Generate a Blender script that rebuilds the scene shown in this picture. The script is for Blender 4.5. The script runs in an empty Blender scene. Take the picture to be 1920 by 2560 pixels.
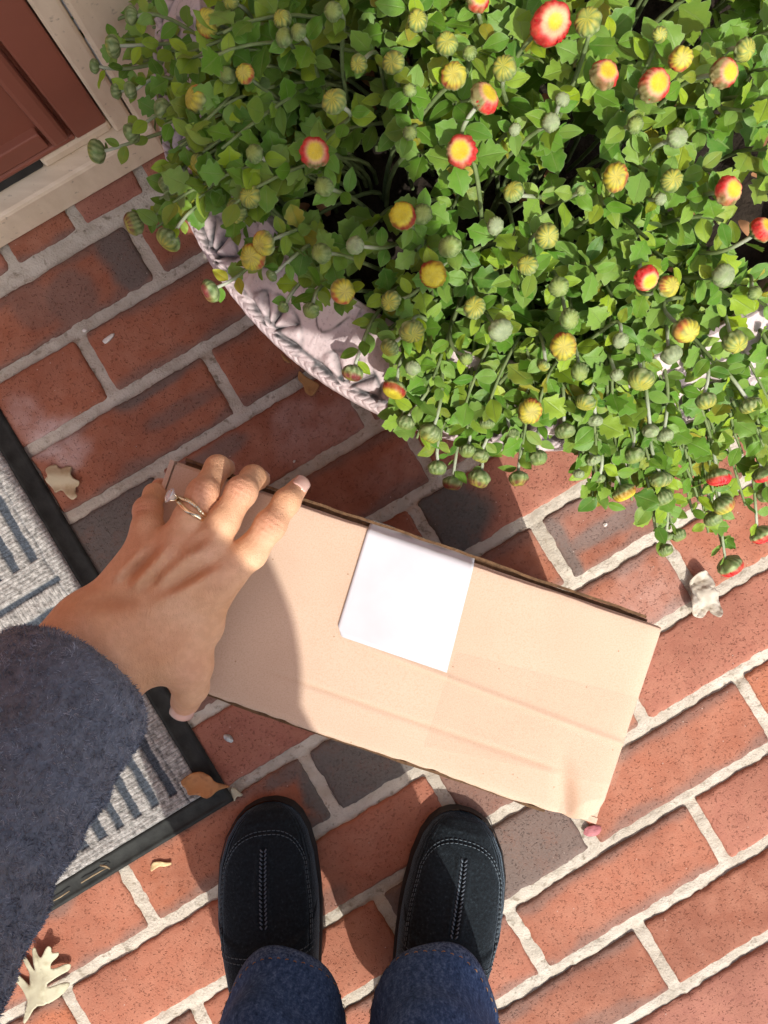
import bpy, bmesh, math, random
import numpy as np
from mathutils import Vector, Matrix
rng = np.random.default_rng(7); random.seed(7)
C = bpy.context.scene.collection
rad = math.radians
# ---------------------------------------------------------------- camera, sky, sun, exposure
CAMH, FPX, TILT = 0.7435, 1922.0, rad(1.22)
cam = bpy.data.objects.new('camera', bpy.data.cameras.new('camera')); C.objects.link(cam)
cam.location = (0, 0, CAMH); cam.rotation_euler = (TILT, 0, 0)
cam.data.sensor_fit = 'HORIZONTAL'; cam.data.sensor_width = 36; cam.data.lens = 36 * FPX / 1920
cam.data.clip_start = 0.02; cam.data.clip_end = 300
bpy.context.scene.camera = cam
SUN_EL = rad(50); SUN_XY = np.array([0.36, -0.933]); SUN_XY /= np.linalg.norm(SUN_XY)
to_sun = Vector((SUN_XY[0]*math.cos(SUN_EL), SUN_XY[1]*math.cos(SUN_EL), math.sin(SUN_EL)))
W = bpy.data.worlds.new('World'); bpy.context.scene.world = W; W.use_nodes = True
sky = W.node_tree.nodes.new('ShaderNodeTexSky'); sky.sky_type = 'NISHITA'; sky.sun_disc = False
sky.sun_elevation = SUN_EL; sky.sun_rotation = math.atan2(to_sun.x, to_sun.y); sky.air_density = 1.0; sky.dust_density = 4.0
bg = W.node_tree.nodes['Background']; bg.inputs['Strength'].default_value = 0.15
W.node_tree.links.new(sky.outputs[0], bg.inputs['Color'])
sl = bpy.data.lights.new('sun', 'SUN'); sl.energy = 3.35; sl.angle = rad(0.55); sl.color = (1.0, 0.955, 0.88)
so = bpy.data.objects.new('sun', sl); C.objects.link(so); so.rotation_euler = to_sun.to_track_quat('Z', 'Y').to_euler()
so.location = (1, -2, 4)
vs = bpy.context.scene.view_settings
vs.view_transform = 'Standard'; vs.look = 'None'; vs.gamma = 1; vs.use_curve_mapping = False; vs.exposure = 0.45
bpy.context.scene.cycles.max_bounces = 8
# ---------------------------------------------------------------- picture <-> place
ct, st = math.cos(TILT), math.sin(TILT)
def ray(vx, vy):                       # direction through a point of the 1659-wide view
    dx = (vx*1920/1659 - 960)/FPX; dy = -(vy*1920/1659 - 1280)/FPX
    return np.array([dx, ct*dy + st, st*dy - ct])
def at(vx, vy, z=0.0):
    d = ray(vx, vy); return d*((z - CAMH)/d[2]) + np.array([0, 0, CAMH])
def crop(ox, oy, sc):                  # pixel of an enlarged source crop -> view pixel
    return lambda cx, cy: ((ox + cx*sc)/1.15732, (oy + cy*sc)/1.15732)
TH = rad(30.79); AV = np.array([math.cos(TH), math.sin(TH), 0]); BV = np.array([math.sin(TH), -math.cos(TH), 0])
def ab(a, b, z=0.0): return AV*a + BV*b + np.array([0, 0, z])
def hit_b(vx, vy, b):                  # where the view ray meets the upright plane B = b
    d = ray(vx, vy); t = b/(d @ BV); p = d*t + np.array([0, 0, CAMH]); return p @ AV, p[2]
# ---------------------------------------------------------------- numpy helpers
def hash01(*ix):
    h = np.zeros(np.shape(ix[0]), np.uint32)
    for k, i in enumerate(ix):
        h = h ^ (np.asarray(i).astype(np.int64).astype(np.uint32) * np.uint32([374761393, 668265263, 2246822519][k]))
        h = (h ^ (h >> np.uint32(13))) * np.uint32(1274126177)
    h = h ^ (h >> np.uint32(16))
    return h.astype(np.float64)/4294967295.0
def vnoise(P, s):                      # value noise, P (n,2|3), s = feature size
    Q = np.asarray(P)/s; I = np.floor(Q).astype(np.int64); F = Q - I; F = F*F*(3 - 2*F); k = Q.shape[1]
    out = 0
    for c in range(2**k):
        o = [(c >> j) & 1 for j in range(k)]
        w = 1
        for j in range(k): w = w*(F[:, j] if o[j] else 1 - F[:, j])
        out = out + w*hash01(*[I[:, j] + o[j] for j in range(k)])
    return out*2 - 1
def fbm(P, s, n=3):
    return sum(vnoise(np.asarray(P) + 17.3*i, s/2**i)/2**i for i in range(n))
def sstep(a, b, x): t = np.clip((x - a)/(b - a), 0, 1); return t*t*(3 - 2*t)
def mk(name, V, F, mat, parent=None, smooth=True, col=None, uv=None, midx=None, attrs=None):
    V = np.asarray(V, float); me = bpy.data.meshes.new(name)
    if isinstance(F, np.ndarray):
        m, k = F.shape
        me.vertices.add(len(V)); me.vertices.foreach_set('co', V.ravel())
        me.loops.add(m*k); me.loops.foreach_set('vertex_index', F.ravel().astype(np.int32))
        me.polygons.add(m); me.polygons.foreach_set('loop_start', np.arange(0, m*k, k, dtype=np.int32))
        me.update(calc_edges=True)
    else:
        me.from_pydata(V.tolist(), [], [list(f) for f in F]); me.update()
    for mm in (mat if isinstance(mat, (list, tuple)) else [mat]): me.materials.append(mm)
    me.polygons.foreach_set('use_smooth', np.full(len(me.polygons), smooth))
    if midx is not None: me.polygons.foreach_set('material_index', np.asarray(midx, np.int32))
    if col is not None:
        a = me.color_attributes.new('Col', 'FLOAT_COLOR', 'POINT'); c = np.ones((len(V), 4)); c[:, :3] = col
        a.data.foreach_set('color', c.ravel())
    if attrs:
        for n_, v_ in attrs.items():
            a = me.attributes.new(n_, 'FLOAT', 'POINT'); a.data.foreach_set('value', np.asarray(v_, np.float32))
    if uv is not None:
        ul = me.uv_layers.new(name='UVMap'); li = np.empty(len(me.loops), np.int32); me.loops.foreach_get('vertex_index', li)
        ul.data.foreach_set('uv', np.asarray(uv)[li].ravel())
    me.update()
    o = bpy.data.objects.new(name, me); C.objects.link(o)
    if parent: o.parent = parent
    return o
def tag(o, label=None, cat=None, group=None, kind=None):
    if label: o['label'] = label
    if cat: o['category'] = cat
    if group: o['group'] = group
    if kind: o['kind'] = kind
    return o
def empty(name, loc=(0, 0, 0)):
    o = bpy.data.objects.new(name, None); C.objects.link(o); o.location = loc; o.empty_display_size = .05; return o
def grid_faces(nu, nv, close_u=False, off=0):   # index = iv*nu + iu
    iu = np.arange(nu if close_u else nu - 1); iv = np.arange(nv - 1)
    U, Vv = np.meshgrid(iu, iv); U = U.ravel(); Vv = Vv.ravel(); U2 = (U + 1) % nu
    return np.stack([Vv*nu + U, Vv*nu + U2, (Vv + 1)*nu + U2, (Vv + 1)*nu + U], 1) + off
class MB:                                        # collects pieces into one mesh
    def __init__(s): s.V = []; s.F = []; s.n = 0; s.c = []; s.m = []
    def add(s, V, F, col=None, m=0):
        V = np.asarray(V, float); s.V.append(V); s.F += [[int(i) + s.n for i in f] for f in F]; s.n += len(V)
        s.c.append(np.tile(col, (len(V), 1)) if col is not None and np.ndim(col) == 1 else (col if col is not None else np.ones((len(V), 3))))
        s.m += [m]*len(F)
    def box(s, lo, hi, fr=None, m=0, jit=0):      # fr maps local -> world
        V = np.array([[x, y, z] for x in (lo[0], hi[0]) for y in (lo[1], hi[1]) for z in (lo[2], hi[2])], float)
        if fr: V = np.array([fr(*v) for v in V])
        s.add(V, [(0, 1, 3, 2), (4, 6, 7, 5), (0, 4, 5, 1), (2, 3, 7, 6), (0, 2, 6, 4), (1, 5, 7, 3)], m=m)
    def tube(s, pts, r, n=6, col=None, m=0, cap=True):
        V, F = tube(pts, r, n); 
        if cap: F = F.tolist() + [list(range(n))[::-1], list(range(len(V) - n, len(V)))]
        s.add(V, F, col, m)
    def build(s, name, mat, parent=None, smooth=False, bevel=0, useCol=False):
        o = mk(name, np.concatenate(s.V), s.F, mat, parent, smooth, np.concatenate(s.c) if useCol else None, midx=s.m)
        if bevel:
            b = o.modifiers.new('bevel', 'BEVEL'); b.width = bevel; b.segments = 2; b.limit_method = 'ANGLE'
        return o
def tube(pts, r, n=6):
    P = np.asarray(pts, float); r = np.broadcast_to(np.asarray(r, float), (len(P),))
    T = np.gradient(P, axis=0); T /= np.linalg.norm(T, axis=1)[:, None] + 1e-12
    up = np.array([0.31, 0.17, 0.93]); X = np.cross(T, up); X /= np.linalg.norm(X, axis=1)[:, None] + 1e-9; Y = np.cross(T, X)
    a = np.arange(n)*2*math.pi/n
    V = P[:, None] + r[:, None, None]*(X[:, None]*np.cos(a)[None, :, None] + Y[:, None]*np.sin(a)[None, :, None])
    return V.reshape(-1, 3), grid_faces(n, len(P), True)
def bez(p0, p1, p2, p3, n):
    t = np.linspace(0, 1, n)[:, None]
    return (1-t)**3*p0 + 3*(1-t)**2*t*p1 + 3*(1-t)*t*t*p2 + t**3*p3
def cap_sdf(P, a, b, ra, rb):
    a = np.asarray(a, float); b = np.asarray(b, float); d = b - a
    t = np.clip(((P - a) @ d)/(d @ d + 1e-12), 0, 1)
    return np.linalg.norm(P - a - t[:, None]*d, axis=1) - (ra + (rb - ra)*t)
def smin(a, b, k):
    h = np.clip(k - np.abs(a - b), 0, None)/k; return np.minimum(a, b) - h*h*k/4
def surfnet(f, lo, hi, h):
    lo = np.asarray(lo, float); n = np.ceil((np.asarray(hi) - lo)/h).astype(int) + 1
    ax = [lo[i] + h*np.arange(n[i]) for i in range(3)]
    G = np.stack(np.meshgrid(*ax, indexing='ij'), -1).reshape(-1, 3)
    D = np.concatenate([f(g) for g in np.array_split(G, max(1, len(G)//400000))]).reshape(n)
    ins = D < 0; cs = n - 1
    sl = lambda A, o: A[o[0]:o[0] + cs[0], o[1]:o[1] + cs[1], o[2]:o[2] + cs[2]]
    crn = [(i, j, k) for i in (0, 1) for j in (0, 1) for k in (0, 1)]
    cnt = sum(sl(ins, o).astype(int) for o in crn); act = (cnt > 0) & (cnt < 8)
    idx = -np.ones(cs, int); ai = np.argwhere(act); idx[act] = np.arange(len(ai))
    S = np.zeros((len(ai), 3)); N = np.zeros(len(ai))
    for o in crn:
        for axx in range(3):
            if o[axx] == 0:
                o2 = list(o); o2[axx] = 1
                d0 = sl(D, o)[act]; d1 = sl(D, o2)[act]; m = (d0 < 0) != (d1 < 0)
                t = d0[m]/(d0[m] - d1[m]); p = np.tile(np.array(o, float), (m.sum(), 1)); p[:, axx] = t
                S[m] += p; N[m] += 1
    V = lo + h*(ai + S/N[:, None])
    F = []
    for axx in range(3):
        o1 = [slice(None)]*3; o2 = [slice(None)]*3; o1[axx] = slice(0, -1); o2[axx] = slice(1, None)
        a = ins[tuple(o1)]; b = ins[tuple(o2)]; e = np.argwhere(a != b)
        u, v = (axx + 1) % 3, (axx + 2) % 3
        e = e[(e[:, u] > 0) & (e[:, v] > 0) & (e[:, u] < cs[u]) & (e[:, v] < cs[v])]
        def ci(du, dv):
            q = e.copy(); q[:, u] -= du; q[:, v] -= dv; return idx[q[:, 0], q[:, 1], q[:, 2]]
        q = np.stack([ci(1, 1), ci(0, 1), ci(0, 0), ci(1, 0)], 1)
        fl = ~a[e[:, 0], e[:, 1], e[:, 2]]; q[fl] = q[fl][:, ::-1]; F.append(q)
    return V, np.concatenate(F)
# ---------------------------------------------------------------- material helpers
class M:
    def __init__(s, name):
        s.m = bpy.data.materials.new(name); s.m.use_nodes = True; s.t = s.m.node_tree; s.N = s.t.nodes; s.b = s.N['Principled BSDF']; s.out = s.N['Material Output']
        s.b.inputs['Specular IOR Level'].default_value = 0.3
    def n(s, typ, ins=None, **kw):
        nd = s.N.new('ShaderNode' + typ)
        for k, v in kw.items(): setattr(nd, k, v)
        for k, v in (ins or {}).items():
            i = nd.inputs[k]
            if isinstance(v, bpy.types.NodeSocket): s.t.links.new(v, i)
            else: i.default_value = v
        return nd
    def attr(s, nm): return s.n('Attribute', attribute_name=nm).outputs
    def set(s, **kw):
        for k, v in kw.items():
            i = s.b.inputs[{'base': 'Base Color', 'rough': 'Roughness', 'spec': 'Specular IOR Level', 'metal': 'Metallic', 'normal': 'Normal', 'sss': 'Subsurface Weight', 'sheen': 'Sheen Weight', 'alpha': 'Alpha', 'coat': 'Coat Weight'}.get(k, k)]
            if isinstance(v, bpy.types.NodeSocket): s.t.links.new(v, i)
            elif isinstance(v, (tuple, list)) and len(v) == 3: i.default_value = (*v, 1)
            else: i.default_value = v
        return s
    def co(s, kind='Object', scale=None):
        o = s.n('TexCoord').outputs[kind]
        return s.n('Mapping', {'Vector': o, 'Scale': scale}).outputs[0] if scale else o
    def noise(s, scale, detail=4, vec=None, rough=.55, dist=0):
        return s.n('TexNoise', {'Vector': vec or s.co(), 'Scale': scale, 'Detail': detail, 'Roughness': rough, 'Distortion': dist}).outputs[0]
    def ramp(s, fac, stops):
        r = s.n('ValToRGB', {'Fac': fac}); e = r.color_ramp.elements
        while len(e) < len(stops): e.new(.5)
        for i, (p, c) in enumerate(stops):
            e[i].position = p; e[i].color = (*c, 1) if isinstance(c, tuple) else (c, c, c, 1)
        return r.outputs[0]
    def mix(s, fac, a, b, mode='MIX'):
        nd = s.N.new('ShaderNodeMix'); nd.data_type = 'RGBA'; nd.blend_type = mode
        for i, v in ((0, fac), (6, a), (7, b)):
            if isinstance(v, bpy.types.NodeSocket): s.t.links.new(v, nd.inputs[i])
            else: nd.inputs[i].default_value = (*v, 1) if isinstance(v, (tuple, list)) else v
        return nd.outputs[2]
    def math(s, op, a, b=0.0): return s.n('Math', {0: a, 1: b}, operation=op).outputs[0]
    def bump(s, h, strength=.3, dist=.001, prev=None):
        i = {'Height': h, 'Strength': strength, 'Distance': dist}
        if prev is not None: i['Normal'] = prev
        return s.n('Bump', i).outputs[0]
def simple(name, base, rough=.6, var=.12, scale=40, bstr=.15, bdist=.0006, bscale=300, **kw):
    m = M(name); n = m.noise(scale); lo = tuple(c*(1 - var) for c in base); hi = tuple(min(1, c*(1 + var)) for c in base)
    m.set(base=m.ramp(n, [(.3, lo), (.7, hi)]), rough=rough, normal=m.bump(m.noise(bscale, 3), bstr, bdist), **kw); return m.m
# ================================================================= THE SETTING
RS, B0, BL, MW = 0.07662, -0.3943, 0.2032, 0.0118
ROWOFF = {1: -.1597, 2: -.062, 3: -.1619, 4: .0680, 5: .0341, 6: .1287, 7: -.3826, 8: -.4888, 9: -.1858, 10: -.0848, 11: .0145}
# --- brick paving material
m = M('brick_clay')
tone = m.attr('tone')[2]; char = m.attr('char')[2]; pale = m.attr('pale')[2]
n1 = m.noise(55, 5); n2 = m.noise(420, 3); n3 = m.noise(14, 3)
base = m.ramp(tone, [(0, (.235, .085, .050)), (.35, (.315, .112, .060)), (.6, (.35, .136, .086)), (.8, (.30, .125, .092)), (1, (.40, .130, .054))])
base = m.mix(m.ramp(n1, [(.35, 0.0), (.75, .55)]), base, (.40, .19, .125))
wv_ = m.n('VectorMath', {0: m.co(), 1: m.n('VectorMath', {0: m.n('TexNoise', {'Vector': m.co(), 'Scale': 500.0}).outputs['Color'], 'Scale': .0055}, operation='SCALE').outputs[0]}, operation='ADD').outputs[0]
pd = m.n('TexVoronoi', {'Vector': wv_, 'Scale': 400.0, 'Randomness': 1.0}); psel = m.ramp(m.n('TexWhiteNoise', {'Vector': pd.outputs['Position']}).outputs[0], [(.50, 0.0), (.62, 1.0)])
pitm = m.math('MULTIPLY', m.ramp(pd.outputs['Distance'], [(.10, 1.0), (.42, 0.0)]), psel)
base = m.mix(m.math('MULTIPLY', pitm, .30), base, (.14, .045, .025))
base = m.mix(m.ramp(n2, [(.3, .3), (.45, 0.0)]), base, (.20, .07, .04))
base = m.mix(m.ramp(m.noise(11, 4), [(.35, .45), (.55, 0.0)]), base, (.19, .072, .045))
base = m.mix(m.ramp(m.noise(19, 4, dist=.6), [(.55, 0.0), (.75, .4)]), base, (.43, .20, .13))
cf = m.math('MULTIPLY', char, m.ramp(m.math('ADD', m.math('MULTIPLY', n1, .6), m.math('MULTIPLY', n2, .4)), [(.28, .75), (.5, 1.0)]))
base = m.mix(cf, base, m.mix(n2, (.070, .068, .060), (.15, .145, .135)))
base = m.mix(m.math('MULTIPLY', pale, m.ramp(n1, [(.25, .3), (.6, 1.0)])), base, (.52, .40, .37))
spk = m.n('TexVoronoi', {'Vector': m.co(), 'Scale': 210.0}); spd = m.ramp(spk.outputs['Distance'], [(.05, 1.0), (.14, 0.0)])
sel = m.ramp(m.n('TexWhiteNoise', {'Vector': spk.outputs['Position']}).outputs[0], [(.93, 0.0), (.95, 1.0)])
base = m.mix(m.math('MULTIPLY', spd, m.math('MULTIPLY', sel, .7)), base, (.62, .52, .46))
pv = m.n('TexVoronoi', {'Vector': m.co(), 'Scale': 420.0}, feature='SMOOTH_F1')
pit = m.math('ADD', m.math('MULTIPLY', pitm, -1.0), m.math('MULTIPLY', m.noise(700, 3), .5))
nb = m.bump(pit, .8, .0011); nb = m.bump(n3, .3, .002, nb)
brick_m = m.set(base=base, rough=.8, spec=.25, normal=nb).m
m = M('lime_mortar')
a = m.noise(60, 4); b_ = m.noise(500, 3)
base = m.ramp(a, [(.25, (.38, .345, .28)), (.5, (.48, .44, .37)), (.75, (.56, .525, .45))])
base = m.mix(m.ramp(m.noise(150, 5), [(.58, 0.0), (.70, .85)]), base, (.20, .17, .125))
base = m.mix(m.ramp(m.noise(9, 5), [(.45, 0.0), (.7, .45)]), base, (.30, .26, .20))
base = m.mix(m.ramp(b_, [(.25, .5), (.45, 0.0)]), base, (.40, .36, .30))
mortar_m = m.set(base=base, rough=.9, spec=.15, normal=m.bump(m.math('ADD', b_, m.math('MULTIPLY', m.noise(130, 3), 1.5)), .7, .0016)).m
# --- thresholds found from the photograph
b_sill = np.mean([at(0, 540)@BV, at(320, 357)@BV])
# bricks: (a0, a1, b0, b1)
bricks = []
for k in range(-1, 60):
    bt, bb = B0 + RS*k, B0 + RS*(k + 1)
    hw = MW/2
    if k >= 1:
        off = ROWOFF.get(k, (.03 if k % 2 else .13)); off = off % BL
        for i in range(-16, 17): bricks.append((off + i*BL + hw, off + (i + 1)*BL - hw, bt + hw, bb - hw, k))
    elif k == 0:
        off = 0.0 % BL + ROWOFF[2] % BL
        for i in range(-16, 17): bricks.append((off + i*BL + hw, off + (i + 1)*BL - hw, bt + .010, bb - hw, 0))
j0 = at(*crop(0, 0, 1)(371, 470)) @ AV
HP = 0.0758
for i in range(-42, 42): bricks.append((j0 + i*HP + .0055, j0 + (i + 1)*HP - .0055, b_sill - .10, B0 - .010, -1))
def v2ab(vx, vy): p = at(vx, vy); return p @ AV, p @ BV
# char and efflorescence stains: (view x, view y, along mm, across mm, strength)
WHOLE = {(975, 1140): 0, (790, 1690): 0.95, (1170, 1840): 0.8, (230, 1120): 0.95}
CH = [(948, 1135, 50, 36, 1), (268, 545, 26, 36, .85), (160, 640, 26, 30, .5), (70, 660, 20, 30, .35), (330, 820, 70, 14, .8), (700, 1735, 14, 45, .95), (655, 1800, 50, 12, .8), (640, 1660, 40, 9, .8), (1225, 1200, 11, 45, .8), (1300, 1150, 60, 10, .7), (1260, 1250, 30, 9, .7),
      (1000, 1745, 60, 40, .6), (1105, 1740, 34, 30, .4), (690, 1960, 34, 12, .4), (420, 1010, 60, 12, .6), (400, 880, 40, 10, .5), (1230, 2240, 60, 9, .4), (930, 1070, 40, 10, .4), (60, 570, 40, 20, .4), (1000, 1250, 30, 30, .3)]
PL = [(110, 950, 34, 22, .9), (150, 985, 26, 20, .7), (60, 900, 20, 30, .4), (700, 930, 60, 28, .35), (640, 905, 30, 20, .3), (880, 1000, 60, 20, .15), (1270, 1120, 60, 40, .12), (1400, 1290, 70, 40, .25)]
MB_V, MB_F, MB_t, MB_c, MB_p = [], [], [], [], []; nv = 0
chab = [(*v2ab(x, y), w/1000, h/1000, s) for x, y, w, h, s in CH]; plab = [(*v2ab(x, y), w/1000, h/1000, s) for x, y, w, h, s in PL]
whab = [(*v2ab(x, y), s) for (x, y), s in WHOLE.items()]
for bi, (a0, a1, c0, c1, k) in enumerate(bricks):
    ca, cb = (a0 + a1)/2, (c0 + c1)/2; p = ab(ca, cb)
    near = abs(p[0]) < .60 and abs(p[1]) < .76
    if abs(p[0]) > 2.6 or abs(p[1]) > 2.6: continue
    la, lb = a1 - a0, c1 - c0
    nu, nw = (max(8, int(la/.0032)), max(6, int(lb/.0042))) if near else (4, 3)
    if near:
        def brk(n, L):
            e = np.array([0, .0006, .0016, .0032]); inn = np.linspace(.0032, L - .0032, n)[1:-1]
            return np.concatenate([e, inn, L - e[::-1]])
    else:
        def brk(n, L): return np.array([0, .002] + list(np.linspace(.002, L - .002, n)[1:-1]) + [L - .002, L])
    gu, gw = brk(nu, la), brk(nw, lb); nu, nw = len(gu), len(gw)
    U, Wm = np.meshgrid(gu, gw); U = U.ravel(); Wm = Wm.ravel()
    d = np.minimum(np.minimum(U, la - U), np.minimum(Wm, lb - Wm))
    rc = .004  # rounded corners
    qx = np.maximum(rc - np.minimum(U, la - U), 0); qy = np.maximum(rc - np.minimum(Wm, lb - Wm), 0)
    pts = np.stack([a0 + U, c0 + Wm], 1)
    edge = 1 - sstep(0, .004, d)
    j = np.stack([fbm(pts + 3.1, .012, 3), fbm(pts + 9.7, .012, 3)], 1)*.0007*edge[:, None] + np.stack([vnoise(pts + 1.1, .0042), vnoise(pts + 2.7, .0042)], 1)*.0006*edge[:, None]*near
    corner = (qx > 0) & (qy > 0); sh = np.where(corner, np.clip(np.hypot(qx, qy) - rc, 0, None), 0)
    sx = np.sign(la/2 - U)*sh*.7; sy = np.sign(lb/2 - Wm)*sh*.7
    pts = pts + j + np.stack([sx, sy], 1)
    z = -.0016*(1 - sstep(0, .0022, d))**1.5 + .00045*fbm(pts, .03, 2) + (hash01(np.array([bi]), np.array([3]))[0] - .5)*.0012
    z = z - .0006*(1 - sstep(.001, .009, d))
    chip = fbm(pts + 31, .016, 2); z = z - np.where(chip > .62, .0014, 0)*edge
    V = pts[:, :1]*AV + pts[:, 1:]*BV; V[:, 2] = z
    bd = np.concatenate([np.arange(nu), np.arange(1, nw)*nu + nu - 1, (nw - 1)*nu + np.arange(nu - 2, -1, -1), np.arange(nw - 2, 0, -1)*nu])
    V2 = V[bd].copy(); V2[:, 2] = -.012
    F = grid_faces(nu, nw)[:, ::-1]; nb_ = len(bd); r_ = np.arange(nb_)
    S = np.stack([bd, bd[(r_ + 1) % nb_], len(V) + (r_ + 1) % nb_, len(V) + r_], 1)
    MB_V += [V, V2]; MB_F += [F + nv, S + nv]
    c = np.zeros(len(V)); pl = np.zeros(len(V))
    inb = lambda x, y: a0 - .004 < x < a1 + .004 and c0 - .004 < y < c1 + .004
    wob = fbm(pts, .03, 3)*.25
    for (x, y, w, h, s_) in chab:
        if inb(x, y): c = np.maximum(c, s_*(1 - sstep(.7, 1.25, np.hypot((pts[:, 0] - x)/w, (pts[:, 1] - y)/h) + wob)))
    for (x, y, s_) in whab:
        if inb(x, y): c = np.maximum(c, s_)
    for (x, y, w, h, s_) in plab: pl = np.maximum(pl, s_*(1 - sstep(.4, 1.2, np.hypot((pts[:, 0] - x)/w, (pts[:, 1] - y)/h) + wob)))
    hr = hash01(np.array([bi]), np.array([11]))[0]
    if not near and hr > .86: c[:] = .85
    c = np.maximum(c, .5*(hash01(np.array([bi]), np.array([12]))[0] > .55)*(1 - sstep(.002, .012, np.minimum(Wm, lb - Wm) + .006*fbm(pts, .03, 2))))
    t_ = hash01(np.array([bi]), np.array([5]))[0]
    MB_t.append(np.full(len(V) + len(V2), t_)); MB_c += [c, c[bd]]; MB_p += [pl, pl[bd]]
    nv += len(V) + len(V2)
V = np.concatenate(MB_V); F = np.concatenate(MB_F)
tag(mk('brick_paving', V, F, brick_m, smooth=True, attrs={'tone': np.concatenate(MB_t), 'char': np.concatenate(MB_c), 'pale': np.concatenate(MB_p)}), kind='structure')
# mortar bed: fine where it can be seen, one sheet beyond
gx = np.concatenate([np.linspace(-2.7, -.52, 12), np.linspace(-.5, .5, 330), np.linspace(.52, 2.7, 12)]); gy = np.concatenate([np.linspace(-2.7, -.62, 12), np.linspace(-.6, .66, 420), np.linspace(.7, 2.7, 12)])
U, Wm = np.meshgrid(gx, gy); P2 = np.stack([U.ravel(), Wm.ravel()], 1)
bcoord = P2 @ BV[:2]; kk = (bcoord - B0)/RS; dl = (kk - np.round(kk))*RS       # distance from the bed joint's middle
z = -.0030 + .0010*fbm(P2, .010, 3) + .0011*fbm(P2 + 5, .05, 2) - np.where((np.abs(dl) < .009), .0016*sstep(.0005, .0052, dl), 0)
tag(mk('mortar_bed', np.c_[P2, z], grid_faces(len(gx), len(gy)), mortar_m), kind='structure')
g = simple('yard_earth', (.10, .085, .05), .95, .3, 3, .4, .01, 30)
tag(mk('ground', [(-150, -150, -.03), (150, -150, -.03), (150, 150, -.03), (-150, 150, -.03)], [(0, 1, 2, 3)], g, smooth=False), kind='structure')
# --- doorway: sill, frame, door, house wall
m = M('cream_paint'); gn = m.noise(25, 4, m.co(scale=(1, 6, 1))); sp = m.noise(140, 5)
base = m.ramp(gn, [(.3, (.66, .54, .39)), (.7, (.76, .64, .48))])
base = m.mix(m.ramp(sp, [(.64, 0.0), (.72, .7)]), base, (.33, .27, .19))
cream = m.set(base=base, rough=.6, normal=m.bump(m.noise(90, 4), .25, .0012)).m
m = M('maroon_paint'); gn = m.noise(300, 3); 
base = m.ramp(m.noise(9, 4), [(.3, (.23, .080, .050)), (.7, (.285, .098, .062))])
maroon = m.set(base=base, rough=.5, spec=.35, normal=m.bump(gn, .12, .0006)).m
rubber = simple('black_rubber', (.022, .024, .024), .6, .3, 60, .2, .0006, 400)
b_door = b_sill - .0155
fr = lambda a, b, z: ab(a, b, z)
a_end = at(365, 330) @ AV; a_de, _ = hit_b(250, 290, b_door)
zs_front = .046
sill = MB(); sill.box((-2.2, b_sill - .20, 0.001), (a_end, b_sill, zs_front), fr)
sl_o = sill.build('door_sill', cream, bevel=.004); tag(sl_o, 'cream painted wooden door sill with chipped front edge above the bricks', 'door sill')
db, dz0 = b_door, .0625
door = empty('entry_door', tuple(ab(a_de - .45, db - .02, dz0))); iv = lambda V: V - np.array(door.location)
def dlocal(a, b, z): return ab(a, b, z) - np.array(door.location)
zt = 2.08; st_w = .0; a0d = a_de - .91
a_g1, z_g1 = hit_b(205, 305, b_door)      # inner edge of the stile at its foot
z_rail = hit_b(0, 375, b_door)[1]; sw = .031; bw = .017; rail = max(.03, z_rail - dz0)
body = MB()
body.box((a_de - sw, db - .040, dz0), (a_de, db, zt), dlocal); body.box((a0d, db - .040, dz0), (a0d + sw, db, zt), dlocal)
body.box((a0d + sw, db - .040, dz0), (a_de - sw, db - .0012, dz0 + .006), dlocal); body.box((a0d + sw, db - .040, zt - .10), (a_de - sw, db, zt), dlocal)
body.build('door_frame', maroon, door, bevel=.0022)
pan = MB(); pan.box((a0d + sw, db - .034, dz0 + .006), (a_de - sw, db - .010, zt - .10), dlocal); pan.build('door_panel', maroon, door)
bd_ = MB(); g_ = .004
bd_.box((a_de - sw - g_ - bw, db - .012, dz0 + .008), (a_de - sw - g_, db + .002, zt - .11), dlocal); bd_.box((a0d + sw + g_, db - .012, dz0 + .008), (a0d + sw + g_ + bw, db + .002, zt - .11), dlocal)
bd_.build('panel_moulding', maroon, door, bevel=.004)
rl = MB(); rl.box((a0d + sw + g_ + bw + .003, db - .0115, dz0 + .008), (a_de - sw - g_ - bw - .003, db - .002, dz0 + rail), dlocal); rl.build('bottom_rail', maroon, door, bevel=.0015)
sw_ = MB(); sw_.box((a0d + .01, db - .03, .0475), (a_de - .070, db - .003, dz0 + .002), dlocal); sw_.build('door_sweep', rubber, door, bevel=.003)
tag(door, 'maroon panelled entry door with black sweep along its bottom edge', 'door')
cz = .0462
cas = empty('door_casing', tuple(ab(a_de + .05, b_door, 0)))
def cl(a, b, z): return ab(a, b, z) - np.array(cas.location)
cs = MB(); cs.box((a_de + .0015, b_door - .05, cz + .001), (a_de + .021, b_door + .0035, 2.2), cl); cs.build('jamb', cream, cas, bevel=.003)
cs = MB(); cs.box((a_de + .0225, b_door - .05, .002), (a_de + .115, b_door + .006, 2.2), cl); cs.build('brick_mould', cream, cas, bevel=.004)
cs = MB(); cs.box((a_de - .07, b_door - .045, cz + .0005), (a_de + .001, b_door - .001, cz + .0155), cl); cs.build('corner_block', cream, cas, bevel=.004)
tag(cas, 'cream painted door casing beside the maroon door, sunlit low down', 'door casing')
m = M('wall_brick'); bt = m.n('TexBrick', {'Vector': m.co('UV'), 'Scale': 1.0, 'Color1': (.30, .10, .06, 1), 'Color2': (.22, .08, .05, 1), 'Mortar': (.55, .5, .43, 1), 'Mortar Size': .006, 'Brick Width': .21, 'Row Height': .073})
wallm = m.set(base=bt.outputs[0], rough=.85, normal=m.bump(m.noise(200, 3), .4, .002)).m
wb = b_door - .01; wa = a_de + .117
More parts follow.
